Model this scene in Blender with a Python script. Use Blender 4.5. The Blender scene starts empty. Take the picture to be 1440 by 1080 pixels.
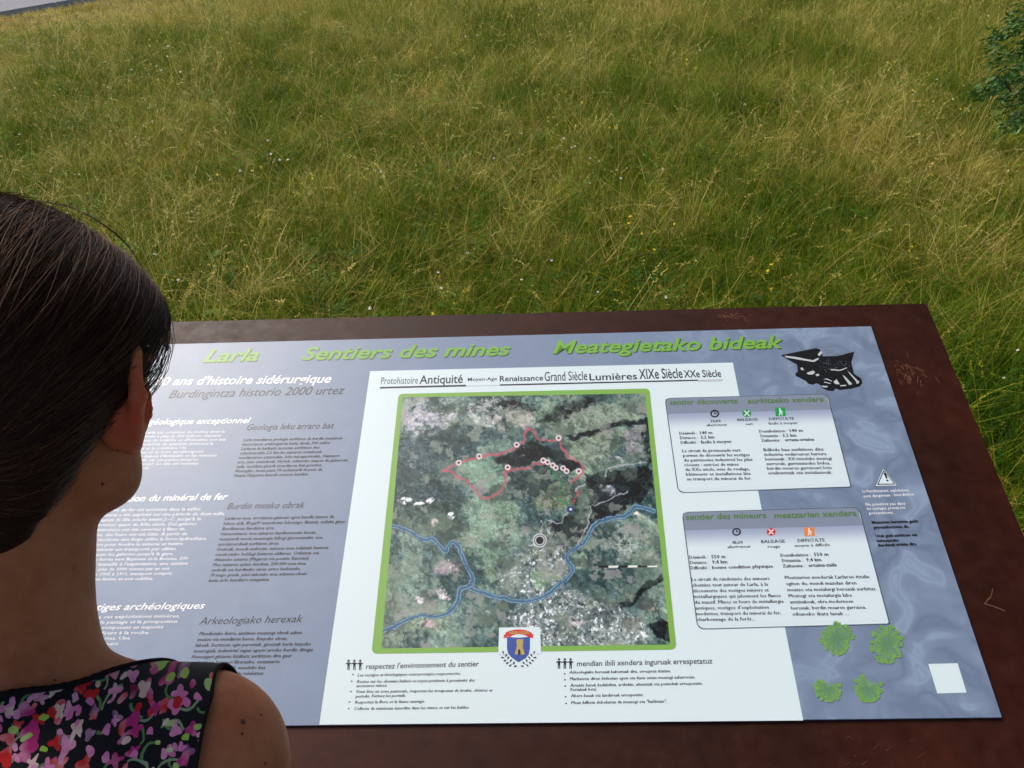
import bpy, bmesh, math, random
import numpy as np
from mathutils import Vector, Matrix, noise

random.seed(7); rng = np.random.default_rng(7)
S = bpy.context.scene
COL = S.collection

# ------------------------------------------------------------------ camera
F = 1180.0                                   # focal length in photo pixels (1440 wide)
TILT = math.radians(16.3)                    # slope of the sign
CAMZ = 1.75
def nrm(a): a = np.array(a, float); return a / np.linalg.norm(a)
v_ = nrm([19, -1528, F])
h_ = np.array([34138., -815., -F]); h_ -= v_ * h_.dot(v_); h_ = nrm(h_)
n_ = np.cross(h_, v_)
Yp = v_ * math.cos(TILT) - n_ * math.sin(TILT)
Up = v_ * math.sin(TILT) + n_ * math.cos(TILT)
W3 = np.stack([h_, Yp, Up])                  # camera space -> world
CAM = np.array([0, 0, CAMZ])
def ray(x, y): return W3 @ np.array([x - 720., y - 540., F])
def proj(p):
    c = W3.T @ (np.array(p) - CAM); return 720 + F * c[0] / c[2], 540 + F * c[1] / c[2]
def at_depth(x, y, d):
    return CAM + ray(x, y) * (d / F)
def G(x, y):                                 # point on the ground
    r = ray(x, y); return CAM + r * (-CAMZ / r[2])
cd = bpy.data.cameras.new('camera'); cam = bpy.data.objects.new('camera', cd); COL.objects.link(cam)
cd.sensor_width = 36; cd.lens = F / 1440 * 36; cd.clip_start = .02; cd.clip_end = 2000
c0, c1, c2 = W3 @ np.array([1, 0, 0]), W3 @ np.array([0, -1, 0]), W3 @ np.array([0, 0, -1])
cam.matrix_world = Matrix([[c0[0], c1[0], c2[0], CAM[0]], [c0[1], c1[1], c2[1], CAM[1]], [c0[2], c1[2], c2[2], CAM[2]], [0, 0, 0, 1]])
S.camera = cam

# ------------------------------------------------------------------ light
SUN_EL, SUN_AZ = math.radians(50), math.radians(-50)     # azimuth from +Y, clockwise
w = bpy.data.worlds.new('World'); S.world = w; w.use_nodes = True
wn = w.node_tree; bg = wn.nodes['Background']
sky = wn.nodes.new('ShaderNodeTexSky'); sky.sky_type = 'NISHITA'; sky.sun_disc = False
sky.sun_elevation = SUN_EL; sky.sun_rotation = SUN_AZ; sky.dust_density = 5.0; sky.air_density = 1.0; sky.ozone_density = 1.0
wn.links.new(sky.outputs[0], bg.inputs[0]); bg.inputs[1].default_value = .115
sd = bpy.data.lights.new('sun', 'SUN'); sun = bpy.data.objects.new('sun', sd); COL.objects.link(sun)
sd.energy = 1.25; sd.angle = math.radians(24); sd.color = (1, .95, .87)
dvec = Vector((math.sin(SUN_AZ) * math.cos(SUN_EL), math.cos(SUN_AZ) * math.cos(SUN_EL), math.sin(SUN_EL)))
sun.rotation_euler = dvec.to_track_quat('Z', 'Y').to_euler(); sun.location = (0, 0, 6)
S.view_settings.view_transform = 'Standard'; S.view_settings.look = 'None'
S.view_settings.exposure = 0.66; S.view_settings.gamma = 1
S.view_settings.use_curve_mapping = False
S.cycles.max_bounces = 5; S.cycles.diffuse_bounces = 2; S.cycles.glossy_bounces = 2; S.cycles.transmission_bounces = 4

# ------------------------------------------------------------------ helpers
def srgb(r, g, b):
    f = lambda c: (c / 255 / 12.92) if c <= 10 else ((c / 255 + .055) / 1.055) ** 2.4
    return (f(r), f(g), f(b), 1)
def mat(name, col=(.5, .5, .5, 1), rough=.6, spec=.5, **kw):
    m = bpy.data.materials.new(name); m.use_nodes = True
    b = m.node_tree.nodes['Principled BSDF']
    b.inputs['Base Color'].default_value = col; b.inputs['Roughness'].default_value = rough
    b.inputs['Specular IOR Level'].default_value = spec
    for k, v in kw.items(): b.inputs[k].default_value = v
    return m
def N(m, t, **kw):
    n = m.node_tree.nodes.new(t)
    for k, v in kw.items():
        if k in n.inputs.keys() if hasattr(n, 'inputs') else False: n.inputs[k].default_value = v
        else: setattr(n, k, v)
    return n
def L(m, a, b): m.node_tree.links.new(a, b)
def B(m): return m.node_tree.nodes['Principled BSDF']
def ramp(m, pts, src=None):
    r = m.node_tree.nodes.new('ShaderNodeValToRGB'); e = r.color_ramp.elements
    while len(e) < len(pts): e.new(.5)
    for i, (p, c) in enumerate(pts): e[i].position = p; e[i].color = c
    if src is not None: L(m, src, r.inputs[0])
    return r
def noise_tex(m, scale, detail=4, rough=.5, dist=0, coord='Object', vec=None):
    n = m.node_tree.nodes.new('ShaderNodeTexNoise')
    n.inputs['Scale'].default_value = scale; n.inputs['Detail'].default_value = detail
    n.inputs['Roughness'].default_value = rough; n.inputs['Distortion'].default_value = dist
    if vec is None:
        t = m.node_tree.nodes.new('ShaderNodeTexCoord'); vec = t.outputs[coord]
    L(m, vec, n.inputs['Vector']); return n
def mix(m, fac, a, b, typ='MIX'):
    x = m.node_tree.nodes.new('ShaderNodeMix'); x.data_type = 'RGBA'; x.blend_type = typ
    for s, v in ((x.inputs[0], fac), (x.inputs[6], a), (x.inputs[7], b)):
        if isinstance(v, (int, float, tuple)): s.default_value = v
        else: L(m, v, s)
    return x.outputs[2]
def math_(m, op, a, b=0.0, c=0.0):
    x = m.node_tree.nodes.new('ShaderNodeMath'); x.operation = op
    for s, v in zip(x.inputs, (a, b, c)):
        if isinstance(v, (int, float)): s.default_value = v
        else: L(m, v, s)
    return x.outputs[0]
def bump(m, h, strength=.3, dist=.01):
    b = m.node_tree.nodes.new('ShaderNodeBump'); b.inputs['Strength'].default_value = strength
    b.inputs['Distance'].default_value = dist; L(m, h, b.inputs['Height']); L(m, b.outputs[0], B(m).inputs['Normal'])

def mesh_obj(name, verts, faces, m=None, parent=None, smooth=False):
    me = bpy.data.meshes.new(name)
    if isinstance(verts, np.ndarray): verts = verts.tolist()
    if isinstance(faces, np.ndarray): faces = faces.tolist()
    me.from_pydata(verts, [], faces); me.update()
    if m: me.materials.append(m)
    if smooth: me.polygons.foreach_set('use_smooth', [True] * len(me.polygons))
    o = bpy.data.objects.new(name, me); COL.objects.link(o)
    if parent: o.parent = parent
    return o
def empty(name, loc=(0, 0, 0)):
    o = bpy.data.objects.new(name, None); o.location = loc; COL.objects.link(o); o.empty_display_size = .1; return o
def tag(o, label=None, cat=None, group=None, kind=None):
    for k, v in (('label', label), ('category', cat), ('group', group), ('kind', kind)):
        if v: o[k] = v
    return o

# ------------------------------------------------------------------ the sign's plane
r0 = ray(720, 740); nW = W3 @ n_; vW = W3 @ v_; hW = np.array([1., 0, 0])
PO = CAM + r0 * (-1.0 / nW.dot(r0))          # camera is one metre off the plane
def uv(x, y):
    r = ray(x, y); p = CAM + r * (nW.dot(PO - CAM) / nW.dot(r)); d = p - PO
    return d.dot(hW), d.dot(vW)
def PU(u, v, t=0.): return tuple(PO + hW * u + vW * v + nW * t)
def PX(x, y, t=0.): return PU(*uv(x, y), t)

# ------------------------------------------------------------------ ground and road
def ground_h(x, y):
    h = .03 * noise.noise(Vector((x * .5, y * .5, 0))) + .012 * noise.noise(Vector((x * 1.7, y * 1.7, 3)))
    return float(h)
m_soil = mat('soil', rough=.95, spec=.1)
ns = noise_tex(m_soil, 2.5, 8, .65); ns2 = noise_tex(m_soil, 60, 4, .7)
rp = ramp(m_soil, [(.3, srgb(52, 52, 24)), (.55, srgb(74, 72, 34)), (.75, srgb(98, 86, 54))], ns.outputs[0])
L(m_soil, mix(m_soil, .6, rp.outputs[0], ramp(m_soil, [(.3, srgb(30, 34, 12)), (.7, srgb(110, 102, 60))], ns2.outputs[0]).outputs[0]), B(m_soil).inputs['Base Color'])
bump(m_soil, ns2.outputs[0], .8, .02)
def grid(x0, x1, nx, y0, y1, ny, hf):
    xs = np.linspace(x0, x1, nx); ys = np.linspace(y0, y1, ny)
    V = [(x, y, hf(x, y)) for y in ys for x in xs]
    Fc = [(j * nx + i, j * nx + i + 1, (j + 1) * nx + i + 1, (j + 1) * nx + i) for j in range(ny - 1) for i in range(nx - 1)]
    return V, Fc
# one sheet to the horizon, fine near the camera
xs = np.concatenate([-np.geomspace(400, 12.5, 10), np.linspace(-12, 12, 97), np.geomspace(12.5, 400, 10)])
ys = np.concatenate([-np.geomspace(400, 8.5, 10), np.linspace(-8, 14, 89), np.geomspace(14.5, 400, 10)])
V = [(x, y, ground_h(x, y) if abs(x) < 12 and -8 < y < 14 else -.02) for y in ys for x in xs]; nx = len(xs)
Fc = [(j * nx + i, j * nx + i + 1, (j + 1) * nx + i + 1, (j + 1) * nx + i) for j in range(len(ys) - 1) for i in range(nx - 1)]
ground = mesh_obj('ground', V, Fc, m_soil, smooth=True); tag(ground, kind='structure')

g0, g1 = G(0, 22), G(140, -2)
rdir = nrm((g1 - g0)[:2]); rnor = np.array([-rdir[1], rdir[0]])      # away from the camera
if rnor[1] < 0: rnor = -rnor
def road_pt(s, t, z): p = g0[:2] + rdir * s + rnor * t; return (p[0], p[1], z)
m_road = mat('asphalt', rough=.85, spec=.35)
na = noise_tex(m_road, 120, 3, .8); nb = noise_tex(m_road, 1.2, 4, .6)
L(m_road, mix(m_road, .5, ramp(m_road, [(.35, srgb(104, 106, 112)), (.7, srgb(136, 136, 140))], na.outputs[0]).outputs[0],
              ramp(m_road, [(.35, srgb(112, 113, 118)), (.65, srgb(130, 131, 136))], nb.outputs[0]).outputs[0]), B(m_road).inputs['Base Color'])
bump(m_road, na.outputs[0], .4, .004)
Vr, Fr = [], []
for i in range(60):
    s = -14 + i * .5; e = .04 * noise.noise(Vector((s * 1.3, 0, 5)))
    Vr += [road_pt(s, e - .12, .055), road_pt(s, e - .18, -.03), road_pt(s, 4.2, .06)]
for i in range(59):
    a = i * 3; Fr += [(a, a + 3, a + 5, a + 2), (a + 1, a + 4, a + 3, a)]
road = mesh_obj('road', Vr, Fr, m_road); tag(road, kind='structure')

# ------------------------------------------------------------------ the information sign
sign = empty('information_sign', (0.0, 0.62, 0.0))
tag(sign, 'wide lectern sign of rusty steel carrying a printed grey and white trail map sheet', 'information sign')
SO = np.array(sign.location)
def sobj(name, V, Fc, m, parent, smooth=False):
    """mesh under the sign; vertices given in world space"""
    V = (np.array(V, float) - SO); return mesh_obj(name, V, Fc, m, parent, smooth)

m_steel = mat('rusty_steel', rough=.52, spec=.22)
s1 = noise_tex(m_steel, 5, 6, .6); s2 = noise_tex(m_steel, 45, 5, .7); s3 = noise_tex(m_steel, 260, 2, .6)
rc = ramp(m_steel, [(.3, srgb(40, 14, 7)), (.5, srgb(54, 19, 9)), (.72, srgb(74, 29, 13))], s1.outputs[0])
rc2 = ramp(m_steel, [(.35, srgb(28, 12, 7)), (.6, srgb(50, 21, 10)), (.8, srgb(78, 40, 23))], s2.outputs[0])
L(m_steel, mix(m_steel, .4, rc.outputs[0], rc2.outputs[0]), B(m_steel).inputs['Base Color'])
rr = ramp(m_steel, [(.3, (.40, .40, .40, 1)), (.75, (.58, .58, .58, 1))], s2.outputs[0])
L(m_steel, rr.outputs[0], B(m_steel).inputs['Roughness']); bump(m_steel, s3.outputs[0], .12, .001)

UL, VT = uv(164, 488); UR, VTR = uv(1224, 461); URB, VB = uv(1407, 1010); wu_, wv_ = uv(450, 1020.6); VBL = VB + (wv_ - .0003 - VB) * (UL - URB) / (wu_ - URB)
def slab(poly, t0, t1, name, m, parent, bev=0.0):
    bm = bmesh.new(); n = len(poly)
    top = [bm.verts.new(Vector(PU(u, v, t1)) - Vector(SO)) for u, v in poly]
    bot = [bm.verts.new(Vector(PU(u, v, t0)) - Vector(SO)) for u, v in poly]
    bm.faces.new(top); bm.faces.new(bot[::-1])
    for i in range(n): bm.faces.new((top[(i + 1) % n], top[i], bot[i], bot[(i + 1) % n]))
    bmesh.ops.recalc_face_normals(bm, faces=bm.faces)
    if bev: bmesh.ops.bevel(bm, geom=[e for e in bm.edges], offset=bev, segments=2, affect='EDGES')
    me = bpy.data.meshes.new(name); bm.to_mesh(me); bm.free(); me.materials.append(m)
    o = bpy.data.objects.new(name, me); COL.objects.link(o); o.parent = parent; return o
pu0, pv0 = uv(1303, 426); pu1, pv1 = uv(1427, 722); k = (pu1 - pu0) / (pv1 - pv0)
pvb = VB - .115; tlu, tlv = uv(240, 452); kt = (pv0 - tlv) / (pu0 - tlu)
pul = UL - .105
plate_poly = [(pul, pv0 - kt * (pu0 - pul)), (pu0 - .004, pv0), (pu0, pv0 - .004), (pu0 + k * (pvb - pv0), pvb), (pul, pvb)]
plate = slab(plate_poly[::-1], -.006, 0, 'steel_plate', m_steel, sign, .0012)
# turned-down rims under the plate and two legs
def rim(pa, pb, inset, name='rim'):
    (ua, va), (ub, vb) = pa, pb; d = nrm((ub - ua, vb - va)); q = np.array([d[1], -d[0]])
    a, b_ = np.array(pa) + q * inset, np.array(pb) + q * inset
    a2, b2 = a + q * .004, b_ + q * .004
    return slab([tuple(a), tuple(b_), tuple(b2), tuple(a2)], -.05, -.0065, name, m_steel, sign)
P4 = [plate_poly[0], plate_poly[1], plate_poly[3], plate_poly[4]]
for i in range(4):
    a, b_ = np.array(P4[i]), np.array(P4[(i + 1) % 4]); d = nrm(b_ - a)
    rim(tuple(a + d * .008), tuple(b_ - d * .008), .006)
def box(name, c, sx, sy, z0, z1, m, parent):
    V = [(c[0] + a * sx / 2, c[1] + b2 * sy / 2, z) for z in (z0, z1) for a, b2 in ((-1, -1), (1, -1), (1, 1), (-1, 1))]
    V = [tuple(np.array(q) - SO) for q in V]
    return mesh_obj(name, V, [(0, 3, 2, 1), (4, 5, 6, 7), (0, 1, 5, 4), (1, 2, 6, 5), (2, 3, 7, 6), (3, 0, 4, 7)], m, parent)
for x in (-.45, .38):
    pt = box('leg', (x, .86), .10, .06, -.08, .90, m_steel, sign)
    box('base_plate', (x, .86), .2, .16, .02, .03, m_steel, pt)
    slab([(x - .05, -.12), (x + .05, -.12), (x + .05, .2), (x - .05, .2)], -.06, -.007, 'bracket', m_steel, sign)

# printed sheet: laminated print; gloss comes from the laminate
def print_mat(name, c, rough=.34, spec=.48):
    m = mat(name, srgb(*c) if len(c) == 3 else c, rough, spec)         # weathered laminate: uneven gloss
    L(m, ramp(m, [(.3, (rough - .025,) * 3 + (1,)), (.7, (rough + .03,) * 3 + (1,))], noise_tex(m, 4, 8, .75).outputs[0]).outputs[0], B(m).inputs['Roughness']); return m
m_bg = print_mat('print_grey_blue', (124, 138, 162))
nw = noise_tex(m_bg, 17, 2.5, .5, .7)
bands = math_(m_bg, 'PINGPONG', math_(m_bg, 'MULTIPLY', nw.outputs[0], 4.6), 1.0)
tco = m_bg.node_tree.nodes.new('ShaderNodeTexCoord'); sep = m_bg.node_tree.nodes.new('ShaderNodeSeparateXYZ'); L(m_bg, tco.outputs['Object'], sep.inputs[0])
side = math_(m_bg, 'SMOOTH_MIN', math_(m_bg, 'MAXIMUM', math_(m_bg, 'MULTIPLY_ADD', sep.outputs[0], 3.2, -.35), 0.12), 1.0, .1)
pat = ramp(m_bg, [(.0, srgb(106, 121, 146)), (.3, srgb(115, 131, 156)), (.6, srgb(121, 137, 162)), (.85, srgb(138, 155, 180)), (1, srgb(127, 143, 168))], bands)
L(m_bg, mix(m_bg, side, srgb(121, 138, 163), pat.outputs[0]), B(m_bg).inputs['Base Color'])
m_core = mat('laminate_edge', srgb(200, 200, 200), .5)
sheet = slab([(UL, VBL), (URB, VB), (UR, VTR), (UL, VT)], .0006, .0036, 'printed_sheet', m_bg, sign)
TS = .0036; LV = .0001
m_white = print_mat('print_white', (212, 228, 232)); m_green = print_mat('print_green', (118, 172, 70)); m_frame = print_mat('print_frame_green', (126, 172, 80))
m_black = print_mat('print_black', (22, 23, 27)); m_ink = print_mat('print_dark_text', (38, 40, 48))
m_wtext = print_mat('print_white_text', (238, 240, 244)); m_dgreen = print_mat('print_dark_green', (88, 124, 62))
m_gshadow = print_mat('print_title_shadow', (66, 92, 52)); m_grey = print_mat('print_mid_grey', (112, 118, 132))
m_red = print_mat('print_red', (205, 52, 58)); m_orange = print_mat('print_orange', (226, 130, 60))
m_sgreen = print_mat('print_sign_green', (36, 150, 78)); m_lgrey = print_mat('print_light_grey', (185, 192, 198))
m_blue = print_mat('print_blue', (62, 82, 156)); m_gold = print_mat('print_gold', (178, 158, 92))
def flat(name, polys, m, lev, parent=sheet, px=True):
    V, Fc = [], []
    for p in polys:
        b0 = len(V); V += [PX(x, y, TS + lev * LV) if px else PU(x, y, TS + lev * LV) for x, y in p]; Fc.append(tuple(range(b0, b0 + len(p))))
    o = sobj(name, V, Fc, m, parent)
    bm = bmesh.new(); bm.from_mesh(o.data)
    N0 = Vector(nW)
    for f in bm.faces:
        f.normal_update()
        if f.normal.dot(N0) < 0: f.normal_flip()
    bmesh.ops.triangulate(bm, faces=[f for f in bm.faces if len(f.verts) > 4]); bm.to_mesh(o.data); bm.free()
    return o
def uvpoly(pts):  return [uv(*p) for p in pts]
def rounded(p4, r, n=5):                       # rounded quad given by four photo points, in uv metres
    q = [np.array(uv(*p)) for p in p4]; out = []
    for i in range(4):
        a, b_, c = q[i - 1], q[i], q[(i + 1) % 4]; d0 = nrm(a - b_); d1 = nrm(c - b_)
        rr_ = r[i] if isinstance(r, (list, tuple)) else r
        for j in range(n + 1):
            t = j / n; p = b_ + d0 * rr_ * (1 - t) ** 2 + d1 * rr_ * t ** 2; out.append(tuple(p))
    return out
def ring(p_out, p_in): return [(p_out[i], p_out[(i + 1) % len(p_out)], p_in[(i + 1) % len(p_in)], p_in[i]) for i in range(len(p_out))]
flat('white_field', [[(521, 524), (1030, 512), (1128.5, 1014.5), (450, 1020.3)]], m_white, 1)
# green map frame
fo = rounded([(561, 556), (913, 548.5), (951, 915), (523, 921)], .008); fi = rounded([(567, 561), (907, 555.5), (942, 908), (537, 913.5)], .0015)
flat('map_frame', ring(fo, fi), m_frame, 3, px=False)

# ---- the aerial map, painted point by point on its own fine grid
GN_ = 540
MA = [np.array(uv(*p)) for p in [(565, 559), (909, 553.5), (944, 910), (535, 915.5)]]
s_, t_ = np.meshgrid(np.linspace(0, 1, GN_), np.linspace(0, 1, GN_))
UVg = ((1 - t_)[..., None] * ((1 - s_)[..., None] * MA[0] + s_[..., None] * MA[1]) + t_[..., None] * ((1 - s_)[..., None] * MA[3] + s_[..., None] * MA[2]))
Wg = PO + UVg[..., :1] * hW + UVg[..., 1:] * vW
cc = (Wg - CAM) @ W3
ZX = (720 + F * cc[..., 0] / cc[..., 2] - 520) * 2.768; ZY = (540 + F * cc[..., 1] / cc[..., 2] - 540) * 2.768
def vnoise(n, seed):
    g = np.random.default_rng(seed).random((n + 3, n + 3))
    a = s_ * n; b_ = t_ * n; i = a.astype(int); j = b_.astype(int); fx = a - i; fy = b_ - j
    fx = fx * fx * (3 - 2 * fx); fy = fy * fy * (3 - 2 * fy)
    return (g[j, i] * (1 - fx) + g[j, i + 1] * fx) * (1 - fy) + (g[j + 1, i] * (1 - fx) + g[j + 1, i + 1] * fx) * fy
def fbm(n, seed, oct=5, p=.55):
    r = 0; a = 1; tot = 0
    for o_ in range(oct): r = r + a * vnoise(n * 2 ** o_, seed + o_); tot += a; a *= p
    return r / tot
def ss(x, a, b_): t = np.clip((x - a) / (b_ - a), 0, 1); return t * t * (3 - 2 * t)
wx = ZX + 52 * (fbm(6, 11) - .5); wy = ZY + 52 * (fbm(6, 31) - .5)
wx += 34 * (fbm(30, 12, 3, .7) - .5); wy += 34 * (fbm(30, 32, 3, .7) - .5)
def inpoly(pts, soft=7):
    d = np.full(ZX.shape, 1e9); ins = np.zeros(ZX.shape, bool); n = len(pts)
    for i in range(n):
        (x0, y0), (x1, y1) = pts[i], pts[(i + 1) % n]
        ex, ey = x1 - x0, y1 - y0; t = np.clip(((wx - x0) * ex + (wy - y0) * ey) / (ex * ex + ey * ey), 0, 1)
        d = np.minimum(d, np.hypot(wx - x0 - t * ex, wy - y0 - t * ey))
        cond = ((y0 > wy) != (y1 > wy)); ins ^= cond & (wx < (x1 - x0) * (wy - y0) / ((y1 - y0) or 1e-9) + x0)
    return ss(np.where(ins, d, -d), -soft, soft)
def catmull(pts, k=7):
    if len(pts) < 3: return pts
    p = [np.array(q, float) for q in pts]; out = []
    for i in range(len(p) - 1):
        a, b_, c, d = p[max(i - 1, 0)], p[i], p[i + 1], p[min(i + 2, len(p) - 1)]
        for j in range(k): f = j / k; out.append(tuple(.5 * (2 * b_ + (c - a) * f + (2 * a - 5 * b_ + 4 * c - d) * f * f + (3 * b_ - 3 * c + d - a) * f ** 3)))
    return out + [tuple(p[-1])]
def linedist(pts, jit=0.35):
    pts = catmull(pts)
    X = ZX + (wx - ZX) * jit; Y = ZY + (wy - ZY) * jit; d = np.full(ZX.shape, 1e9)
    for (x0, y0), (x1, y1) in zip(pts[:-1], pts[1:]):
        ex, ey = x1 - x0, y1 - y0; t = np.clip(((X - x0) * ex + (Y - y0) * ey) / (ex * ex + ey * ey + 1e-9), 0, 1)
        d = np.minimum(d, np.hypot(X - x0 - t * ex, Y - y0 - t * ey))
    return d
img = np.zeros(ZX.shape + (3,))
def put(c, m_): global img; img = img * (1 - m_[..., None]) + np.array(c, float) * m_[..., None]
f1 = fbm(5, 1, 6, .6); f2 = fbm(22, 2, 5, .7); f3 = fbm(90, 3, 3, .8)
put((80, 98, 92), np.ones(ZX.shape))
put((104, 122, 108), ss(f1, .45, .6)); put((62, 82, 78), ss(fbm(8, 41, 5), .5, .62) * .9)
put((122, 138, 116), ss(fbm(10, 51, 5), .56, .66) * .8)
put((62, 80, 80), inpoly([(110, 215), (300, 200), (420, 260), (430, 290), (300, 340), (260, 500), (100, 540), (60, 420)], 20) * .85)
put((66, 84, 74), inpoly([(90, 470), (360, 470), (360, 600), (330, 640), (250, 600), (90, 560)], 15) * .8)
put((122, 150, 128), inpoly([(350, 330), (480, 300), (530, 330), (510, 390), (440, 420), (380, 390)], 12) * .8)
put((116, 138, 116), inpoly([(390, 430), (520, 470), (600, 520), (560, 640), (470, 700), (400, 650)], 22) * .7)
put((148, 150, 148), inpoly([(125, 60), (290, 50), (330, 120), (300, 175), (230, 200), (125, 215)], 18) * ss(f2, .38, .56))
put((150, 152, 142), inpoly([(400, 60), (530, 60), (560, 130), (500, 200), (430, 190), (350, 140)], 12) * ss(f2, .5, .6) * .8)
put((172, 164, 152), inpoly([(540, 120), (630, 110), (640, 160), (600, 195), (550, 160)], 6) * .8)
put((168, 164, 150), inpoly([(480, 130), (520, 140), (530, 190), (505, 205), (480, 160)], 5) * .8)
put((120, 132, 112), inpoly([(660, 160), (760, 110), (900, 80), (1060, 90), (1070, 130), (900, 175), (760, 215), (700, 200)], 12) * .8)
put((112, 124, 104), inpoly([(750, 230), (900, 190), (1000, 170), (980, 250), (880, 340), (830, 320)], 14) * .8)
put((148, 140, 138), inpoly([(990, 190), (1040, 160), (1075, 200), (1060, 280), (1000, 280)], 12) * .6)
put((116, 124, 96), inpoly([(640, 460), (720, 380), (770, 400), (780, 480), (740, 500), (650, 500)], 12) * .8)
D1 = (22, 30, 34)
for P_ in ([(490, 310), (600, 250), (650, 235), (740, 270), (800, 310), (830, 340), (780, 350), (700, 300), (640, 310), (560, 330)],
           [(830, 370), (900, 350), (1085, 325), (1105, 400), (1060, 450), (900, 535), (860, 520), (840, 450)],
           [(690, 560), (780, 520), (870, 530), (780, 640), (730, 620)],
           [(750, 205), (900, 165), (1075, 125), (1080, 150), (930, 178), (780, 225)],
           [(480, 95), (550, 70), (600, 90), (650, 110), (560, 120)],
           [(650, 165), (690, 115), (800, 75), (860, 55), (900, 60), (820, 110), (700, 150)],
           [(1080, 960), (1130, 920), (1168, 950), (1172, 1015), (1090, 1010)],
           [(830, 900), (1000, 830), (1130, 740), (1145, 770), (1010, 860), (870, 925)],
           [(1060, 130), (1090, 120), (1100, 300), (1080, 330)]):
    put(D1, inpoly(P_, 5) * .93)
put((52, 66, 62), inpoly([(540, 350), (700, 325), (760, 370), (700, 400), (640, 455), (600, 440), (540, 400)], 6) * .9)
put((60, 74, 66), inpoly([(780, 380), (840, 390), (850, 520), (790, 520)], 10) * .7)
put((70, 84, 78), inpoly([(960, 60), (1080, 60), (1085, 110), (1000, 100)], 8) * ss(f2, .4, .6))
# town and scattered fields
tw = np.maximum(inpoly([(490, 760), (600, 640), (700, 560), (780, 640), (760, 760), (640, 830), (520, 820)], 22), inpoly([(600, 830), (760, 790), (960, 860), (1080, 960), (1050, 1030), (520, 1030), (520, 940)], 24))
put((128, 136, 128), tw * .75); put((186, 188, 184), tw * ss(f3, .56, .68) * .85); put((60, 70, 70), tw * ss(vnoise(120, 77), .74, .85) * .7)
put((70, 84, 80), tw * ss(np.abs(fbm(18, 88, 3) - .5), .02, .005) * .7)
put((108, 130, 104), inpoly([(600, 740), (700, 720), (740, 760), (640, 800)], 8) * .8)
for (cx_, cy_, r_, c_) in [(150, 460, 26, (205, 210, 200)), (205, 470, 20, (205, 208, 200)), (245, 460, 18, (190, 190, 186)), (250, 548, 16, (196, 178, 172)), (323, 528, 12, (200, 200, 196)), (300, 720, 60, (136, 132, 128)), (290, 830, 34, (166, 162, 156)), (200, 850, 20, (180, 174, 168)), (235, 950, 26, (158, 144, 140)), (130, 910, 30, (130, 130, 128)), (795, 930, 40, (160, 156, 150)), (457, 898, 16, (142, 160, 150)), (1040, 500, 18, (190, 176, 160)), (930, 420, 24, (150, 154, 156)), (960, 310, 30, (160, 162, 156)), (1090, 870, 36, (118, 116, 104)), (1010, 940, 40, (104, 108, 96)), (720, 640, 22, (158, 160, 150))]:
    q = np.hypot(wx - cx_, (wy - cy_) * 1.5); put(c_, ss(q, r_ * 1.15, r_ * .6) * ss(f2 + f3 * .5, .5, .76))
put((140, 146, 132), inpoly([(850, 560), (960, 540), (1110, 600), (1120, 720), (850, 720)], 25) * ss(f2, .46, .6) * .6)
shade = (f1 - .5) * 60 + (f2 - .5) * 60 + (f3 - .5) * 60
gy, gx = np.gradient(fbm(9, 61, 6, .62)); shade += np.clip((gx - gy) * 1300, -14, 14)
img = 98 + (img - 98) * 1.5 + ((f3 - .5) * 40)[..., None]; img = img * np.array([.98, .97, 1.03]) + np.array([5, 5, 8])
img += shade[..., None]
put((52, 64, 66), ss(np.abs(fbm(7, 201, 5, .62) - .5), .022, .004) * ss(fbm(4, 210, 3), .42, .55) * .75)
put((58, 72, 70), ss(fbm(14, 221, 5, .65), .60, .66) * .6); put((150, 156, 146), ss(fbm(16, 231, 5, .68), .62, .67) * .65)
put((150, 150, 148), ss(fbm(12, 241, 5, .66), .66, .70) * .7); put((128, 144, 124), ss(fbm(11, 251, 4, .6), .60, .64) * .4)
green_t = linedist([(690, 315), (712, 330), (720, 372), (742, 400), (735, 450), (765, 480)], 1.2); put((40, 128, 84), ss(green_t, 15, 3) * ss(f3, .4, .6) * .8)
# roads
for P_ in ([(700, 540), (740, 550), (760, 520), (785, 497)], [(915, 370), (925, 340), (1000, 320), (1080, 310)], [(800, 430), (828, 400)], [(665, 600), (668, 540)], [(860, 480), (850, 530), (790, 640)], [(880, 470), (950, 440), (1000, 420)]):
    put((176, 182, 190), ss(linedist(P_, .8), 4, 1.4) * .8)
# rivers
R1 = [(90, 555), (150, 575), (210, 610), (240, 605), (290, 650), (320, 620), (350, 640), (370, 700), (395, 760), (390, 800), (430, 820), (500, 835), (600, 850), (660, 835), (740, 785), (790, 730), (765, 670), (830, 620), (870, 550), (920, 530), (1000, 510), (1040, 480), (1110, 500)]
R2 = [(36, 975), (100, 945), (200, 910), (250, 915), (310, 895), (340, 850), (350, 810), (390, 790)]
for P_ in (R1, R2):
    d = linedist(P_, .45); put((52, 80, 108), ss(d, 13, 7) * .8); put((138, 178, 200), ss(np.abs(d - 6), 2.8, .8) * .85 * ss(f3, .15, .5)); put((66, 106, 140), ss(d, 4, 2) * .9)
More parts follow.
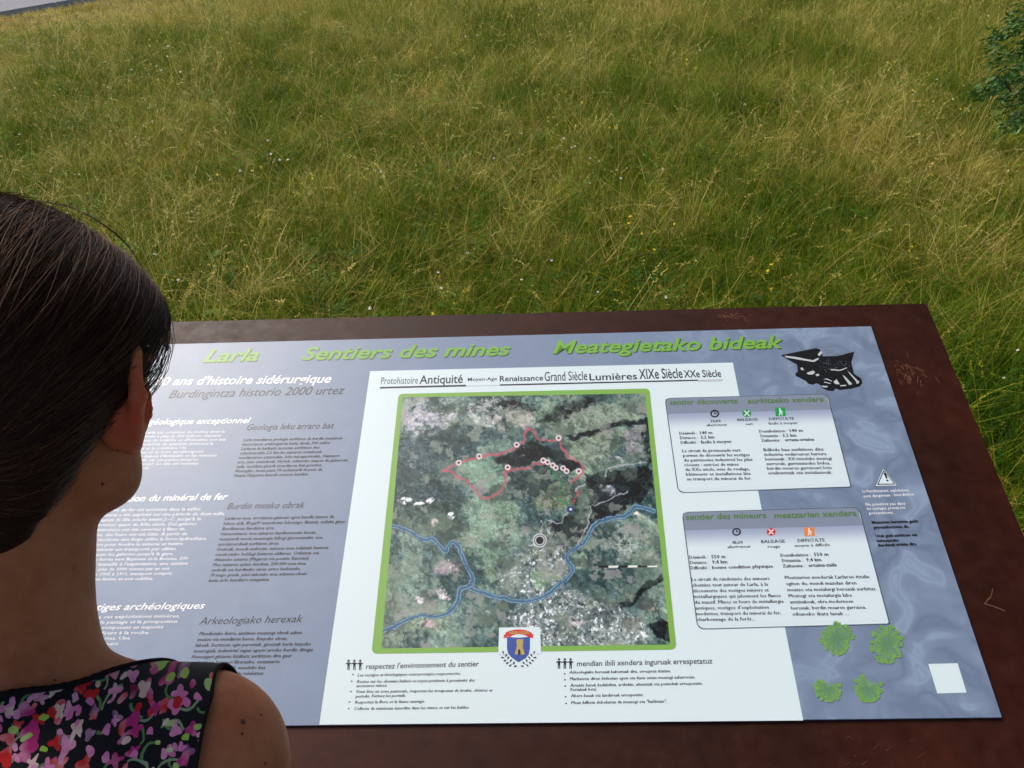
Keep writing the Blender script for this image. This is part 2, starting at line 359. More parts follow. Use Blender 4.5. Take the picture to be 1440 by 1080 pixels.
# trails
for P_ in ([(285, 348), (300, 342), (347, 318), (425, 294), (500, 285), (560, 258), (600, 232), (605, 200), (622, 182), (645, 196), (658, 218), (700, 228), (735, 222), (752, 262), (800, 305), (828, 335), (822, 362), (780, 390)],
           [(290, 350), (320, 352), (345, 372), (400, 410), (432, 450), (470, 448), (505, 425), (524, 390), (528, 348), (570, 336), (610, 332), (640, 318), (672, 322), (694, 316)]):
    d = linedist(P_, .5); put((190, 120, 126), ss(d, 10, 3) * .4); put((204, 78, 96), ss(d, 3.6, 1.2) * .85 * ss(f3, .15, .5))
dd = linedist([(812, 425), (790, 470)], .3); put((210, 60, 84), ss(dd, 5, 2) * ((ZY % 12) < 7))
def disc(cx_, cy_, r, c): put(c, ss(np.hypot(ZX - cx_, ZY - cy_), r + 1.2, r - 1.2))
for cx_, cy_ in [(347, 312), (427, 287), (572, 242), (735, 216), (813, 345), (537, 330), (675, 303), (692, 310), (712, 322), (724, 332), (752, 333), (766, 345)]:
    disc(cx_, cy_, 11, (228, 214, 218)); disc(cx_, cy_, 5.5, (110, 74, 78))
disc(780, 494, 13, (44, 60, 120)); disc(782, 493, 5, (220, 226, 240))
disc(662, 614, 27, (210, 214, 216)); disc(662, 614, 23, (78, 86, 92)); disc(662, 614, 19, (206, 210, 210)); disc(662, 614, 15, (30, 34, 38))
dq = np.hypot(ZX - 992, ZY - 630); ang = np.arctan2(ZY - 630, ZX - 992)
put((206, 212, 206), ((dq < 38) & (np.abs(np.sin(ang * 4)) < .22) & (dq > 5)) * .7); put((206, 212, 206), ss(np.abs(dq - 22), 3, 1) * .7)
bar = ((ZX > 890) & (ZX < 1118) & (np.abs(ZY - 716 + (ZX - 1000) * .012) < 3.6)); put((24, 28, 26), bar * 1.); put((225, 228, 225), bar * (((ZX - 890) // 38) % 2 == 1) * 1.)
lab = (ZX > 622) & (ZX < 680) & (np.abs(ZY - 228 - (ZX - 640) * .15) < 5) & (vnoise(210, 99) > .5); put((24, 26, 26), lab * .85)
img = np.clip(img, 8, 245) / 255
lin = np.where(img <= .04045, img / 12.92, ((img + .055) / 1.055) ** 2.4)
m_map = print_mat('print_aerial_map', (100, 110, 100)); at_ = m_map.node_tree.nodes.new('ShaderNodeAttribute'); at_.attribute_name = 'print'
L(m_map, at_.outputs['Color'], B(m_map).inputs['Base Color'])
Vm = (Wg + nW * (TS + 2 * LV) - SO).reshape(-1, 3)
ii = np.arange(GN_ * GN_).reshape(GN_, GN_)
Fm = np.stack([ii[1:, :-1], ii[1:, 1:], ii[:-1, 1:], ii[:-1, :-1]], -1).reshape(-1, 4)
mapo = mesh_obj('aerial_map', Vm, Fm, m_map, sheet)
ca = mapo.data.color_attributes.new('print', 'FLOAT_COLOR', 'POINT')
ca.data.foreach_set('color', np.concatenate([lin.reshape(-1, 3), np.ones((GN_ * GN_, 1))], 1).astype(np.float32).ravel())

# ---- lettering
def text_mesh(s, bold=0.0, shear=0.0, res=2):
    c = bpy.data.curves.new('lettering', 'FONT'); c.body = s; c.size = 1; c.resolution_u = res; c.offset = bold; c.shear = shear
    o = bpy.data.objects.new('lettering', c); me = bpy.data.meshes.new_from_object(o)
    V = np.zeros(len(me.vertices) * 3); me.vertices.foreach_get('co', V); V = V.reshape(-1, 3)
    Fc = [tuple(p.vertices) for p in me.polygons]
    bpy.data.objects.remove(o); bpy.data.curves.remove(c); bpy.data.meshes.remove(me)
    return V, Fc
class Txt:
    def __init__(self, name, m, lev, join=False): self.n, self.m, self.lev, self.P, self.join = name, m, lev, [], join
    def line(self, s, p0, p1, hpx, bold=.0, shear=.0, res=2, off=(0, 0)):
        """baseline from p0 to p1 (photo points on the sheet), letter height hpx"""
        V, Fc = text_mesh(s, bold, shear, res)
        if not len(V): return self
        a, b_ = np.array(uv(*p0)), np.array(uv(*p1)); hh = np.array(uv(p0[0], p0[1] - hpx)) - a
        H = hh[1] / .73; w_ = V[:, 0].max() - V[:, 0].min(); d = b_ - a; Lx = np.linalg.norm(d); d /= Lx
        q = np.array([-d[1], d[0]]); x = (V[:, 0] - V[:, 0].min()) * Lx / w_; y = V[:, 1] * H
        U = a[0] + off[0] + x * d[0] + y * q[0]; Vv = a[1] + off[1] + x * d[1] + y * q[1]
        if not self.join or not self.P: self.P.append(([], []))
        tV, tF = self.P[-1]; b0 = len(tV); tV += [PU(u, v2, TS + self.lev * LV) for u, v2 in zip(U, Vv)]
        tF += [tuple(i + b0 for i in f) for f in Fc]
        if res == 1 and self.m is not m_wtext:                             # small type is inked heavier: a second, slightly shifted impression
            b1 = len(tV); tV += [PU(u + .06 * H, v2, TS + (self.lev + .3) * LV) for u, v2 in zip(U, Vv)]; tF += [tuple(i + b1 for i in f) for f in Fc]
        return self
    def block(self, lines, x0, y0, dy, skew, w, hpx, slope=-.012, bold=.0, shear=.0, wmax=None):
        """lines of running text: first baseline starts at x0,y0; w photo pixels per character"""
        self.join = False
        for i, l in enumerate(lines):
            x = x0 + skew * i; y = y0 + dy * i; ln = len(l) * w
            self.line(l, (x, y), (x + ln, y + slope * ln), hpx, bold, shear, 1); self.join = True
        return self
    def done(self, parent=sheet):
        o = None
        for V, Fc in self.P: o = sobj(self.n, V, Fc, self.m, parent)
        return o

for m_, lev, off in ((m_gshadow, 1, (.0016, -.0020)), (m_green, 2, (0, 0))):
    t = Txt('title_lettering' if lev == 2 else 'title_drop_shadow', m_, lev)
    t.line('Larla', (286, 511), (363, 509), 18, .022, .32, 4, off)
    t.line('Sentiers des mines', (424, 508), (718, 501), 18, .022, .32, 4, off)
    t.line('Meategietako bideak', (777, 499), (1103, 491), 18, .022, .32, 4, off)
    t.done()
t = Txt('white_headings', m_wtext, 2)
t.line("2000 ans d'histoire sidérurgique", (196, 544.5), (466, 540), 12, .02, .25, 3)
t.line('Un site géologique exceptionnel', (166, 600), (353, 597), 8.5, .02, .3)
t.line("L'exploitation du minéral de fer", (119, 708.5), (321, 704.5), 9.5, .02, .3)
t.line('Les vestiges archéologiques', (82, 861), (289, 857.5), 10, .015, .3)
t.done()
t = Txt('dark_headings', m_ink, 2)
t.line('Burdingintza historio 2000 urtez', (238, 562), (485, 556), 12, .0, .3, 3)
t.line('Geologia leku arraro bat', (348, 607), (470, 604.5), 9, .0, .3)
t.line('Burdin meako obrak', (320, 718), (429, 716), 9.5, .0, .3)
t.line('Arkeologiako herexak', (281, 880), (426, 876.5), 11, .0, .3)
t.done()
wt = Txt('french_body_text', m_wtext, 2)
wt.block(["Le massif de Larla est constitué de roches dont la", "formation remonte à plus de 300 millions d'années", "et dont les filons de sidérite et d'hématite ont été", "exploités. Les sommets de quartzite dominent la", "vallée de la Nive et la commune. Un", "ensemble de mines et de fours qui témoignent", "du travail du fer depuis l'Antiquité et les mineurs", "qui se sont succédé sur ces pentes jusqu'au", "début du siècle dernier. Le site est reconnu", "comme un trésor local."], 166, 612.5, 5.55, -2.4, 3.02, 3.9, -.012, .012, .15)
wt.block(["L'extraction du fer est ancienne dans la vallée", "et le minerai a été exploité sur une période de deux mille", "ans, depuis le IIIe siècle avant J.-C. jusqu'à la", "fin du premier quart du XXe siècle. Des galeries", "et des tranchées ont été ouvertes à flanc de", "montagne, des fours ont été bâtis. A partir de", "l'époque moderne une forge utilise la force hydraulique", "de la rivière pour fondre le minerai et battre", "le fer. Le minerai est transporté par câbles", "aériens depuis les galeries jusqu'à la gare,", "puis par voie ferrée vers Bayonne et le Boucau, 200", "ouvriers ont travaillé à l'exploitation, une cantine", "et un hameau ; plus de 1000 tonnes par an ont", "été extraites de 1905 à 1911, transport compris", "avant que la mine ferme et soit oubliée."], 128, 721.5, 6.95, -3.1, 3.3, 4.6, -.012, .012, .15)
wt.block(["Les vestiges de ces exploitations minières,", "découverts par le passage et la prospection", "archéologique, se composent en majorité", "de galeries et de fours à la roche,", "et des haldes de scories. Une", "cartographie est en cours."], 84, 872, 7.6, -3.6, 3.95, 5, -.012, .008, .15)
wt.done()
bt = Txt('basque_body_text', m_ink, 2)
bt.block(["Larla mendiaren geologia aurkitzen da burdin meatzeen", "historiaren erakusgarria baita duela 300 milioi", "Larlaren bi harkaitz motetan aurkitzen den", "sideritearekin 2,5 km-ko zainaren ustiaketak", "xendarraren aztarnekin, leku miragarrirekin. Haitzarri", "arte, izen ematekoak. Horiek, milurteko naspen du gainerean", "zaila, moldatu gisarik mendiaren bizi goxatuz.", "Meategiko, meza paisa 74 mehatzarik ikusten da,", "Hazpia Hazparne lantoki zenaren burdina."], 343, 622.5, 6.25, -1.7, 2.62, 4.2, -.02, 0, .2)
bt.block(["Larlaren mea, arrokaren gainean egon handia izanen da,", "lehen aldi, III-gaIV mendetan lehenago likatuz, milaka gisan", "Burdinaren fundizioa arte.", "Hamaseimaen, mea zainaren handienenetan lanean,", "meatzarik meria meatzegia biltegi gizonetarako oso,", "antolamenduak aurkitzen ziren.", "Ondotik, mendi-saskietan, naiezen mea zelaiziak hautsez", "etxekotiako beldegi biziaren aldiaren. Orkaitza eta", "Altuneko aztarna (Magaren eta posizio Banetan).", "Mea zainaren ephan dendaua, 200.000 tona inea,", "ondotik eta burdinako saren urteo badetzake.", "70 mago gende, piasi zaketako mea adsanen idealo", "baita arlo handiaro mirgaitza."], 317, 733, 7.25, -1.9, 2.85, 4.7, -.018, 0, .2)
bt.block(["Mendietako fierre, antzinen meatzegi obrek azken", "meatze eta mendiaren horne. Karpeko obran,", "labeak, bertzeen egin parentak, gisetzak barla lurpeko", "meategiak, industrial zagan agerri arteko berdin ditugu.", "Honezgari gitzaien bizikatu aurkitzen dira gaur", "eta batzuen baieneri liburuzko, entzunarte", "egiten dira ondotik, XX. mendeko hea", "eraikien ondoko erregaldu telebisten", "aurkintza bar..."], 281, 895, 8.1, -2.6, 3.0, 5.2, -.012, 0, .2)
bt.done()
# period band
t = Txt('period_lettering', m_ink, 2)
t.line('Protohistoire', (536, 542.5), (588, 541.5), 10.5, .0, 0); t.line('Antiquité', (590, 542), (651, 540.5), 12.5, .012, 0, 3)
t.line('Moyen-Age', (658, 538), (699, 537), 5, .01, 0); t.line('Renaissance', (703, 538.5), (764, 537), 8, .016, 0)
t.line('Grand Siècle', (766, 538), (826, 536.5), 13.5, .004, 0, 3); t.line('Lumières', (829, 537), (896, 535.5), 10, .012, 0, 3)
t.line('XIXe Siècle', (899, 535), (960, 533.5), 14.5, .012, 0, 3); t.line('XXe Siècle', (962, 533), (1014, 532), 10.5, .014, 0, 3)
t.done()
flat('period_line', [[(534.5, 548.6), (655.5, 545.6), (655.6, 543.2), (535, 546.2)], [(703, 544.6), (981, 537.8), (980.6, 536), (703, 542.6)]], m_ink, 2)
for q_ in [[(655.6, 545.6), (703, 544.5), (703, 543.6), (655.6, 544.6)], [(981, 539), (1016, 538.2), (1015.6, 535.4), (980.8, 536.2)]]: flat('period_line_faded', [q_], m_lgrey, 2)

# the two trail boxes
m_outl = print_mat('print_outline', (82, 90, 104)); m_box = print_mat('print_box_white', (210, 225, 231))
for bi, (c4, hd) in enumerate([([(934, 562), (1163, 556), (1196.5, 687), (953, 695.5)], (.16, .32)), ([(958, 722), (1207, 715), (1250.5, 879.5), (980, 887)], (.15, .30))]):
    o4 = rounded(c4, [.010, .010, .003, .010]); q = [np.array(uv(*p)) for p in c4]
    cen = np.mean(q, 0); i4 = [tuple(np.array(p) + nrm(cen - np.array(p)) * .0016) for p in o4]
    flat('box_outline', ring(o4, i4), m_outl, 4, px=False)
    flat('box_field', [i4], m_box, 3, px=False)
    def bp(s, t, q=q): return tuple((1 - t) * ((1 - s) * q[0] + s * q[1]) + t * ((1 - s) * q[3] + s * q[2]))
    hb = hd[0] + .02
    flat('box_header', [[bp(.006, .012), bp(.03, .006), bp(.96, .006), bp(.99, .02), bp(.994, hb), bp(.006, hb)]], print_mat('print_header', (128, 138, 158)), 4, px=False)
    Vg, Fg, Cg = [], [], []
    for j in range(14):
        t_j = hb + (hd[1] + .04 - hb) * j / 12 if j < 13 else .97; f = min(1, j / 12); f = f * f * (3 - 2 * f)
        for s in (.006, .994): Vg.append(PU(*bp(s, t_j), TS + 4 * LV)); Cg.append([a * (1 - f) + b_ * f for a, b_ in zip(srgb(152, 164, 190), srgb(210, 225, 231))])
    for j in range(13): Fg.append((2 * j, 2 * j + 2, 2 * j + 3, 2 * j + 1))
    gm = print_mat('print_fade', (200, 200, 200)); a_ = gm.node_tree.nodes.new('ShaderNodeAttribute'); a_.attribute_name = 'print'; L(gm, a_.outputs['Color'], B(gm).inputs['Base Color'])
    go = sobj('box_fade', Vg, Fg, gm, sheet); ca = go.data.color_attributes.new('print', 'FLOAT_COLOR', 'POINT'); ca.data.foreach_set('color', np.array(Cg, np.float32).ravel())
t = Txt('trail_box_titles', m_dgreen, 6)
t.line('sentier découverte', (941, 571.5), (1037, 569.5), 7.5, .02, .1); t.line('aurkitzeko xendera', (1051, 569.5), (1158, 567), 7.5, .02, .1)
t.line('sentier des mineurs', (964, 733), (1077, 730.5), 8.5, .02, .1); t.line('meatzarien xendera', (1088, 731), (1204, 727.5), 8.5, .02, .1)
t.done()
def ngon(cx_, cy_, rx, ry, n=20, a0=0): return [(cx_ + rx * math.cos(a0 + 2 * math.pi * i / n), cy_ + ry * math.sin(a0 + 2 * math.pi * i / n)) for i in range(n)]
# clocks
P_ = []
for cx_, cy_ in ((1004.5, 584), (1035, 750)):
    P_ += ring(ngon(cx_, cy_, 6.2, 5.4), ngon(cx_, cy_, 4.2, 3.6)); P_ += [[(cx_ - .6, cy_ - 3), (cx_ + .6, cy_ - 3), (cx_ + .6, cy_ + .6), (cx_ - .6, cy_ + .6)], [(cx_, cy_ - .5), (cx_ + 3, cy_ - .5), (cx_ + 3, cy_ + .6), (cx_, cy_ + .6)]]
for q_ in (P_[:22], P_[22:]): flat('clock_symbol', q_, m_black, 6)
def marker(cx_, cy_, m):
    flat('waymark_symbol', [ngon(cx_, cy_, 6.2, 5.4)], m, 5)
    flat('waymark_cross', [[(cx_ - 4, cy_ - 3.2), (cx_ - 2.6, cy_ - 4), (cx_ + 4, cy_ + 3), (cx_ + 2.6, cy_ + 3.8)], [(cx_ + 4, cy_ - 3.2), (cx_ + 2.6, cy_ - 4), (cx_ - 4, cy_ + 3), (cx_ - 2.6, cy_ + 3.8)]], m_white, 6)
marker(1049.5, 583.5, m_sgreen); marker(1083.5, 750, m_red)
def hiker(cx_, cy_, m):
    flat('difficulty_symbol', [[(cx_ - 7.5, cy_ - 6), (cx_ + 6.5, cy_ - 6.2), (cx_ + 7.8, cy_ + 6), (cx_ - 6.6, cy_ + 6.4)]], m, 5)
    flat('hiker_figure', [ngon(cx_ - .6, cy_ - 4, 1.3, 1.2, 8), [(cx_ - 2, cy_ - 2.4), (cx_ + 1, cy_ - 2.6), (cx_ + 1.6, cy_ + 1), (cx_ - 1, cy_ + 1.2)], [(cx_ - 1, cy_ + 1), (cx_ + .6, cy_ + .8), (cx_ - 1, cy_ + 5), (cx_ - 2.6, cy_ + 5)], [(cx_ + .2, cy_ + .8), (cx_ + 1.8, cy_ + .8), (cx_ + 3.6, cy_ + 4.8), (cx_ + 2, cy_ + 5)], [(cx_ + 1, cy_ - 2), (cx_ + 4, cy_ + .4), (cx_ + 3.4, cy_ + 1.2), (cx_ + .8, cy_ - .6)]], m_white, 6)
hiker(1096.5, 581.5, m_sgreen); hiker(1137, 750, m_orange)
t = Txt('trail_box_text', m_ink, 5)
for s, p0, p1, h2, b_ in [('1h00', (999.5, 596.3), (1013, 596), 4, 0), ('aller/retour', (993, 601.8), (1022, 601), 3.6, 0), ('BALISAGE', (1036.5, 594.5), (1065, 593.8), 4, 0), ('vert', (1048, 600.3), (1058, 600), 3.6, 0), ('DIFFICULTE', (1081, 593.4), (1116, 592.6), 4, 0), ('facile à moyen', (1080, 599.6), (1120, 598.6), 4, 0),
    ('Dénivelé :', (955, 613.6), (980, 613), 4.4, 0), ('140 m', (984, 613), (1001, 612.6), 4.6, .014), ('Distance :', (956, 620), (981, 619.4), 4.4, 0), ('3,2 km', (985, 619.4), (1004, 618.9), 4.6, .014), ('Difficulté :', (957, 626.6), (981, 626), 4.4, 0), ('facile à moyen', (985, 626), (1027.5, 625), 4.6, .014),
    ('Desnibelatzea :', (1067, 610.8), (1106, 610), 4.4, 0), ('140 m', (1110, 610), (1128, 609.6), 4.6, .014), ('Distantzia :', (1069, 617.4), (1096, 616.8), 4.4, 0), ('3,2 km', (1100, 616.8), (1119, 616.4), 4.6, .014), ('Zailtasuna :', (1070, 623.6), (1098, 623), 4.4, 0), ('erraxa-ertaina', (1103, 622.9), (1144, 622), 4.6, .014),
    ('4h30', (1029, 767), (1044, 766.6), 4.6, 0), ('aller/retour', (1022.5, 773), (1055, 772.2), 4.2, 0), ('BALISAGE', (1070, 766), (1103, 765.2), 4.8, 0), ('rouge', (1079, 772.6), (1096, 772.2), 4.2, 0), ('DIFFICULTE', (1121, 764.6), (1159, 763.6), 4.8, 0), ('moyen à difficile', (1117, 771.4), (1166, 770), 4.4, 0),
    ('Dénivelé :', (969, 788), (995, 787.4), 5, 0), ('550 m', (1000, 787.4), (1019.5, 787), 5.2, .014), ('Distance :', (970, 795.4), (996, 794.8), 5, 0), ('9,4 km', (1001, 794.8), (1022, 794.3), 5.2, .014), ('Difficulté :', (971, 803), (997, 802.4), 5, 0), ('bonne condition physique', (1001, 802.4), (1086, 800.4), 5.2, .014),
    ('Desnibelatzea :', (1097, 785.2), (1139, 784.2), 5, 0), ('550 m', (1144, 784.2), (1164, 783.8), 5.2, .014), ('Distantzia :', (1099, 792.6), (1128, 792), 5, 0), ('9,4 km', (1133, 791.8), (1154, 791.4), 5.2, .014), ('Zailtasuna :', (1100, 800.2), (1131, 799.6), 5, 0), ('ertaina-zaila', (1136, 799.4), (1175.5, 798.4), 5.2, .014)]:
    t.line(s, p0, p1, h2, b_ * .5, 0, 1)
t.block(['Le circuit de promenade vert', 'permet de découvrir les vestiges', 'du patrimoine industriel les plus', 'récents : entrées de mines', 'du XXe siècle, voie de roulage,', 'bâtiments et installations liés', 'au transport du minerai de fer.'], 959, 638.3, 6.6, 1.05, 2.92, 4.7, -.012, 0)
t.block(['Ibilbide hau aurkitzen ditu', 'industria ondarearen hariera', 'berrienak : XX mendeko meategi', 'sarrerak, garraiatzeko bidea,', 'burdin mearen garraioari lotu', 'eraikuntzak eta instalazioak.'], 1073, 637, 6.5, 1.3, 3.1, 4.7, -.012, 0)
t.block(['Le circuit de randonnée des mineurs', 'chemine tout autour de Larla, à la', 'découverte des vestiges miniers et', 'métallurgiques qui jalonnent les flancs', 'du massif. Mines et fours de métallurgie', 'antiques, vestiges d’exploitation', 'modernes, transport du minerai de fer,', 'charbonnage de la forêt...'], 972, 819, 8.05, 1.1, 3.12, 5.2, -.012, 0)
t.block(['Meatzarien xenderak Larlaren itzulia', 'egiten du, mendi mazelan diren', 'meatze eta metalurgi herexak aurkituz.', 'Meategi eta metalurgia labe', 'antzinakoak, obra modernoen', 'herexak, burdin mearen garraioa,', 'oihaneko ikatz lanak ...'], 1103, 816.5, 8.55, 1.75, 3.28, 5.2, -.012, 0)
t.done()

# warning triangle, its texts
def tri(cx_, cy_, s): return [(cx_ - 2.5 * s / 10, cy_ - 8.2 * s / 10), (cx_ + 10 * s / 10, cy_ + 7 * s / 10), (cx_ - 9.2 * s / 10, cy_ + 7.4 * s / 10)]
flat('warning_triangle', [tri(1244.5, 674, 16)], m_ink, 1)
flat('warning_triangle_face', ring(tri(1244.5, 674, 15.4), tri(1244.5, 674, 13.4)) + [tri(1244.6, 674.3, 11)], m_white, 2)
flat('exclamation_mark', [[(1241, 667), (1244.4, 667), (1247, 675), (1244.6, 675)], [(1245, 676.6), (1248, 676.5), (1248.4, 678.8), (1245.4, 679)]], m_black, 3)
t = Txt('warning_text_white', m_wtext, 2)
for s, p0, p1 in [('Le franchissement, exploitations', (1212, 694.6), (1277, 693)), ('sont dangereux : interdiction', (1213.5, 701.6), (1284, 698.6)), ('Ne pénétrez pas dans', (1216.5, 713.2), (1272, 711.6)), ('les ouvrages, prenez vos', (1218.5, 719.2), (1272, 717.4)), ('précautions.', (1221, 725.4), (1255.5, 724.4))]:
    t.line(s, p0, p1, 4.2, .012, .1, 1)
t.done()
t = Txt('warning_text_black', m_black, 2)
for s, p0, p1 in [('Meatzetan barnatzea galdu', (1225, 738.6), (1290, 736.6)), ('genezakezuena da.', (1227, 745.4), (1277, 744)), ('Urak goiti aurkitzen eta', (1230.5, 757.6), (1288.5, 755.8)), ('kaltuetarako', (1232, 764.4), (1263, 763.4)), ('ihardunak arrisku dira.', (1234, 770.6), (1288, 768.6))]:
    t.line(s, p0, p1, 4.4, .018, .1, 1)
t.done()

# respect rules at the foot
t = Txt('rules_headings', m_ink, 2)
t.line("respectez l'environnement du sentier", (515, 942.5), (674, 938.5), 8, .012, .15); t.line('mendian ibili xendera inguruak errespetatuz', (811, 938.5), (1002, 934.5), 8, .012, .15)
t.done()
t = Txt('rules_text', m_ink, 2)
for s, p0, p1 in [('Les vestiges archéologiques sont protégés, respectez-les.', (503.5, 953), (648, 950.5)), ('Restez sur les chemins balisés et soyez prudents à proximité des', (502.5, 962), (668, 960)), ('anciennes mines.', (501.5, 968), (545, 967.2)),
    ('Vous êtes en zone pastorale, respectez les troupeaux de brebis, chèvres et', (501.5, 976), (693, 974)), ('pottoks. Fermez les portails.', (500.5, 982.6), (571, 981.4)), ('Respectez la flore et la faune sauvage.', (499.5, 991), (598, 989.6)), ('Collecte de minéraux interdite dans les mines et sur les haldes.', (498.5, 1000), (660, 998)),
    ('Arkeologiako herexak babestuak dira, errespeta itzazue.', (800.5, 949), (943, 947)), ('Markatzea diren bideetan egon eta kasu eman meategi zaharretan.', (801, 958.2), (977, 955.6)), ('Artalde batek badabiltza, ardiekin, ahuntzak eta pottokak errespetatu.', (801.5, 967.4), (987, 964.4)), ('Portaleak hetsi.', (802, 973.4), (839, 972.6)),
    ('Abere basak eta landareak errespetatu.', (802.5, 982), (904, 980.4)), ('Mean bilketa debekatua da meategi eta "haldetan".', (802.8, 991.6), (937, 989.6))]:
    t.line(s, p0, p1, 4.6, 0, .2, 1)
t.done()
P_ = []
for x, y in [(497, 950), (495.5, 959.5), (494.5, 974), (492.5, 988.6), (491.2, 997.8), (794, 949), (794.4, 957.4), (794.8, 966.2), (795.4, 981.4), (796, 990.6)]: P_.append(ngon(x, y, 1.3, 1.2, 6))
for bx, by in ((490, 937), (785, 935)):
    for i in range(3):
        cx_ = bx + 1 + i * 8.2
        P_ += [ngon(cx_, by - 6.2, 1.7, 1.7, 10), [(cx_ - 2, by - 4), (cx_ + 2, by - 4), (cx_ + 1.6, by + 1.4), (cx_ - 1.6, by + 1.4)], [(cx_ - 1.7, by + 1.4), (cx_ - .2, by + 1.4), (cx_ - .5, by + 7), (cx_ - 1.7, by + 7)], [(cx_ + .2, by + 1.4), (cx_ + 1.7, by + 1.4), (cx_ + 1.7, by + 7), (cx_ + .5, by + 7)], [(cx_ - 4.1, by - 2.4), (cx_ - 2, by - 3.9), (cx_ - 1.9, by - 2.3), (cx_ - 3.9, by - 1)], [(cx_ + 4.1, by - 2.4), (cx_ + 2, by - 3.9), (cx_ + 1.9, by - 2.3), (cx_ + 3.9, by - 1)]]
flat('rules_bullets', P_[:10], m_black, 2)['kind'] = 'stuff'
for k2 in range(6): flat('small_figure', P_[10 + 6 * k2:16 + 6 * k2], m_black, 2)

# coat of arms
flat('crest_card', [[(702, 884.3), (759.5, 883.4), (761, 921), (701, 922)]], m_white, 4)
def wr(x, y): return (680 + x / 12, 860 + y / 12)
up = [(370, 380), (440, 345), (520, 328), (600, 322), (680, 328), (750, 345), (815, 382)]; dn = [(435, 462), (490, 425), (545, 408), (600, 402), (655, 408), (710, 425), (780, 462)]
flat('crest_ribbon', [[wr(*up[i]), wr(*up[i + 1]), wr(*dn[i + 1]), wr(*dn[i])] for i in range(6)] + [[wr(330, 470), wr(380, 465), wr(415, 458), wr(385, 385), wr(360, 410), wr(335, 412), wr(352, 435)], [wr(845, 465), wr(800, 465), wr(780, 455), wr(805, 385), wr(825, 405), wr(858, 410), wr(836, 432)]], m_red, 5)
t = Txt('crest_lettering', m_gold, 6); t.line('ARROSSA', wr(425, 405), wr(770, 400), 4.6, .01, 0, 1); t.done()
flat('crest_shield', [[wr(*p) for p in [(398, 450), (590, 462), (785, 446), (785, 650), (765, 730), (710, 800), (640, 840), (592, 872), (540, 840), (470, 790), (415, 720), (396, 640)]]], m_blue, 5)
flat('crest_tower', [[wr(*p) for p in [(560, 490), (672, 486), (672, 560), (660, 575), (668, 650), (690, 700), (698, 745), (630, 750), (622, 668), (600, 655), (585, 668), (580, 750), (528, 742), (535, 700), (555, 655), (568, 575), (556, 555)]]], m_gold, 6)
flat('crest_gate', [[wr(580, 750), wr(584, 672), wr(602, 656), wr(622, 672), wr(630, 750)]], m_ink, 6)
P_ = []
for sgn in (-1, 1):
    for x, y, a in [(335, 710, 1.2), (380, 760, 2.2), (325, 795, .1), (415, 800, 2.3), (365, 845, -.5), (460, 850, 2.2), (405, 885, -.6), (510, 890, 2.3), (455, 925, -.7), (540, 940, -.3)]:
        ca_, sa_ = math.cos(a), math.sin(a); xx = x if sgn < 0 else 1190 - x
        P_.append([wr(xx + (-sgn) * (u * ca_ - v2 * sa_), y + u * sa_ + v2 * ca_) for u, v2 in ((-32, 0), (-8, -15), (30, 0), (-8, 15))])
flat('crest_laurel', P_, m_ink, 5)

# ore tub drawing
def wq(x, y): return (1080 + x / 9, 470 + y / 9)
flat('ore_tub_drawing', [[wq(*p) for p in [(155, 285), (600, 195), (650, 210), (690, 300), (860, 295), (1085, 240), (1045, 380), (1080, 520), (1170, 580), (1185, 635), (1150, 680), (1040, 710), (900, 725), (845, 705), (820, 740), (740, 732), (680, 700), (640, 650), (600, 640), (560, 660), (500, 645), (470, 610), (340, 545), (345, 510), (370, 490), (360, 405), (210, 320)]]], m_black, 1)
hl = [[(200, 292), (330, 305), (560, 350), (630, 318), (635, 335), (575, 372), (400, 345), (220, 312)], [(620, 275), (660, 230), (680, 260), (640, 300)], [(400, 450), (425, 440), (450, 470), (420, 475)], [(480, 510), (560, 480), (590, 500), (560, 530), (500, 530)], [(590, 530), (630, 520), (645, 545), (610, 550)],
      [(690, 590), (740, 580), (800, 610), (800, 620), (740, 595)], [(700, 620), (790, 640), (780, 648), (700, 630)], [(820, 620), (860, 590), (900, 655), (840, 650)], [(935, 540), (955, 545), (1060, 650), (1020, 665)], [(1000, 490), (1020, 500), (1130, 610), (1115, 630)], [(660, 670), (750, 675), (740, 695), (690, 690)], [(780, 460), (900, 470), (990, 440), (990, 450), (900, 485), (790, 475)], [(905, 665), (980, 660), (980, 675), (910, 680)], [(1105, 620), (1145, 610), (1140, 640), (1110, 645)]]
flat('ore_tub_highlights', [[wq(*p) for p in q_] for q_ in hl], m_lgrey, 2)
P_ = []
rt = random.Random(3)
for i in range(60):
    x, y = rt.uniform(640, 1030), rt.uniform(340, 500); s = rt.uniform(3, 9); P_.append([wq(x - s, y), wq(x, y - s * .6), wq(x + s, y), wq(x, y + s * .5)])
for i in range(50):
    x = rt.uniform(690, 960); y = rt.uniform(215, 285); s = rt.uniform(5, 14); P_.append([wq(x - s, y), wq(x, y - s * .4), wq(x + s, y), wq(x, y + s * .4)])
flat('ore_tub_grain', P_, m_grey, 2)

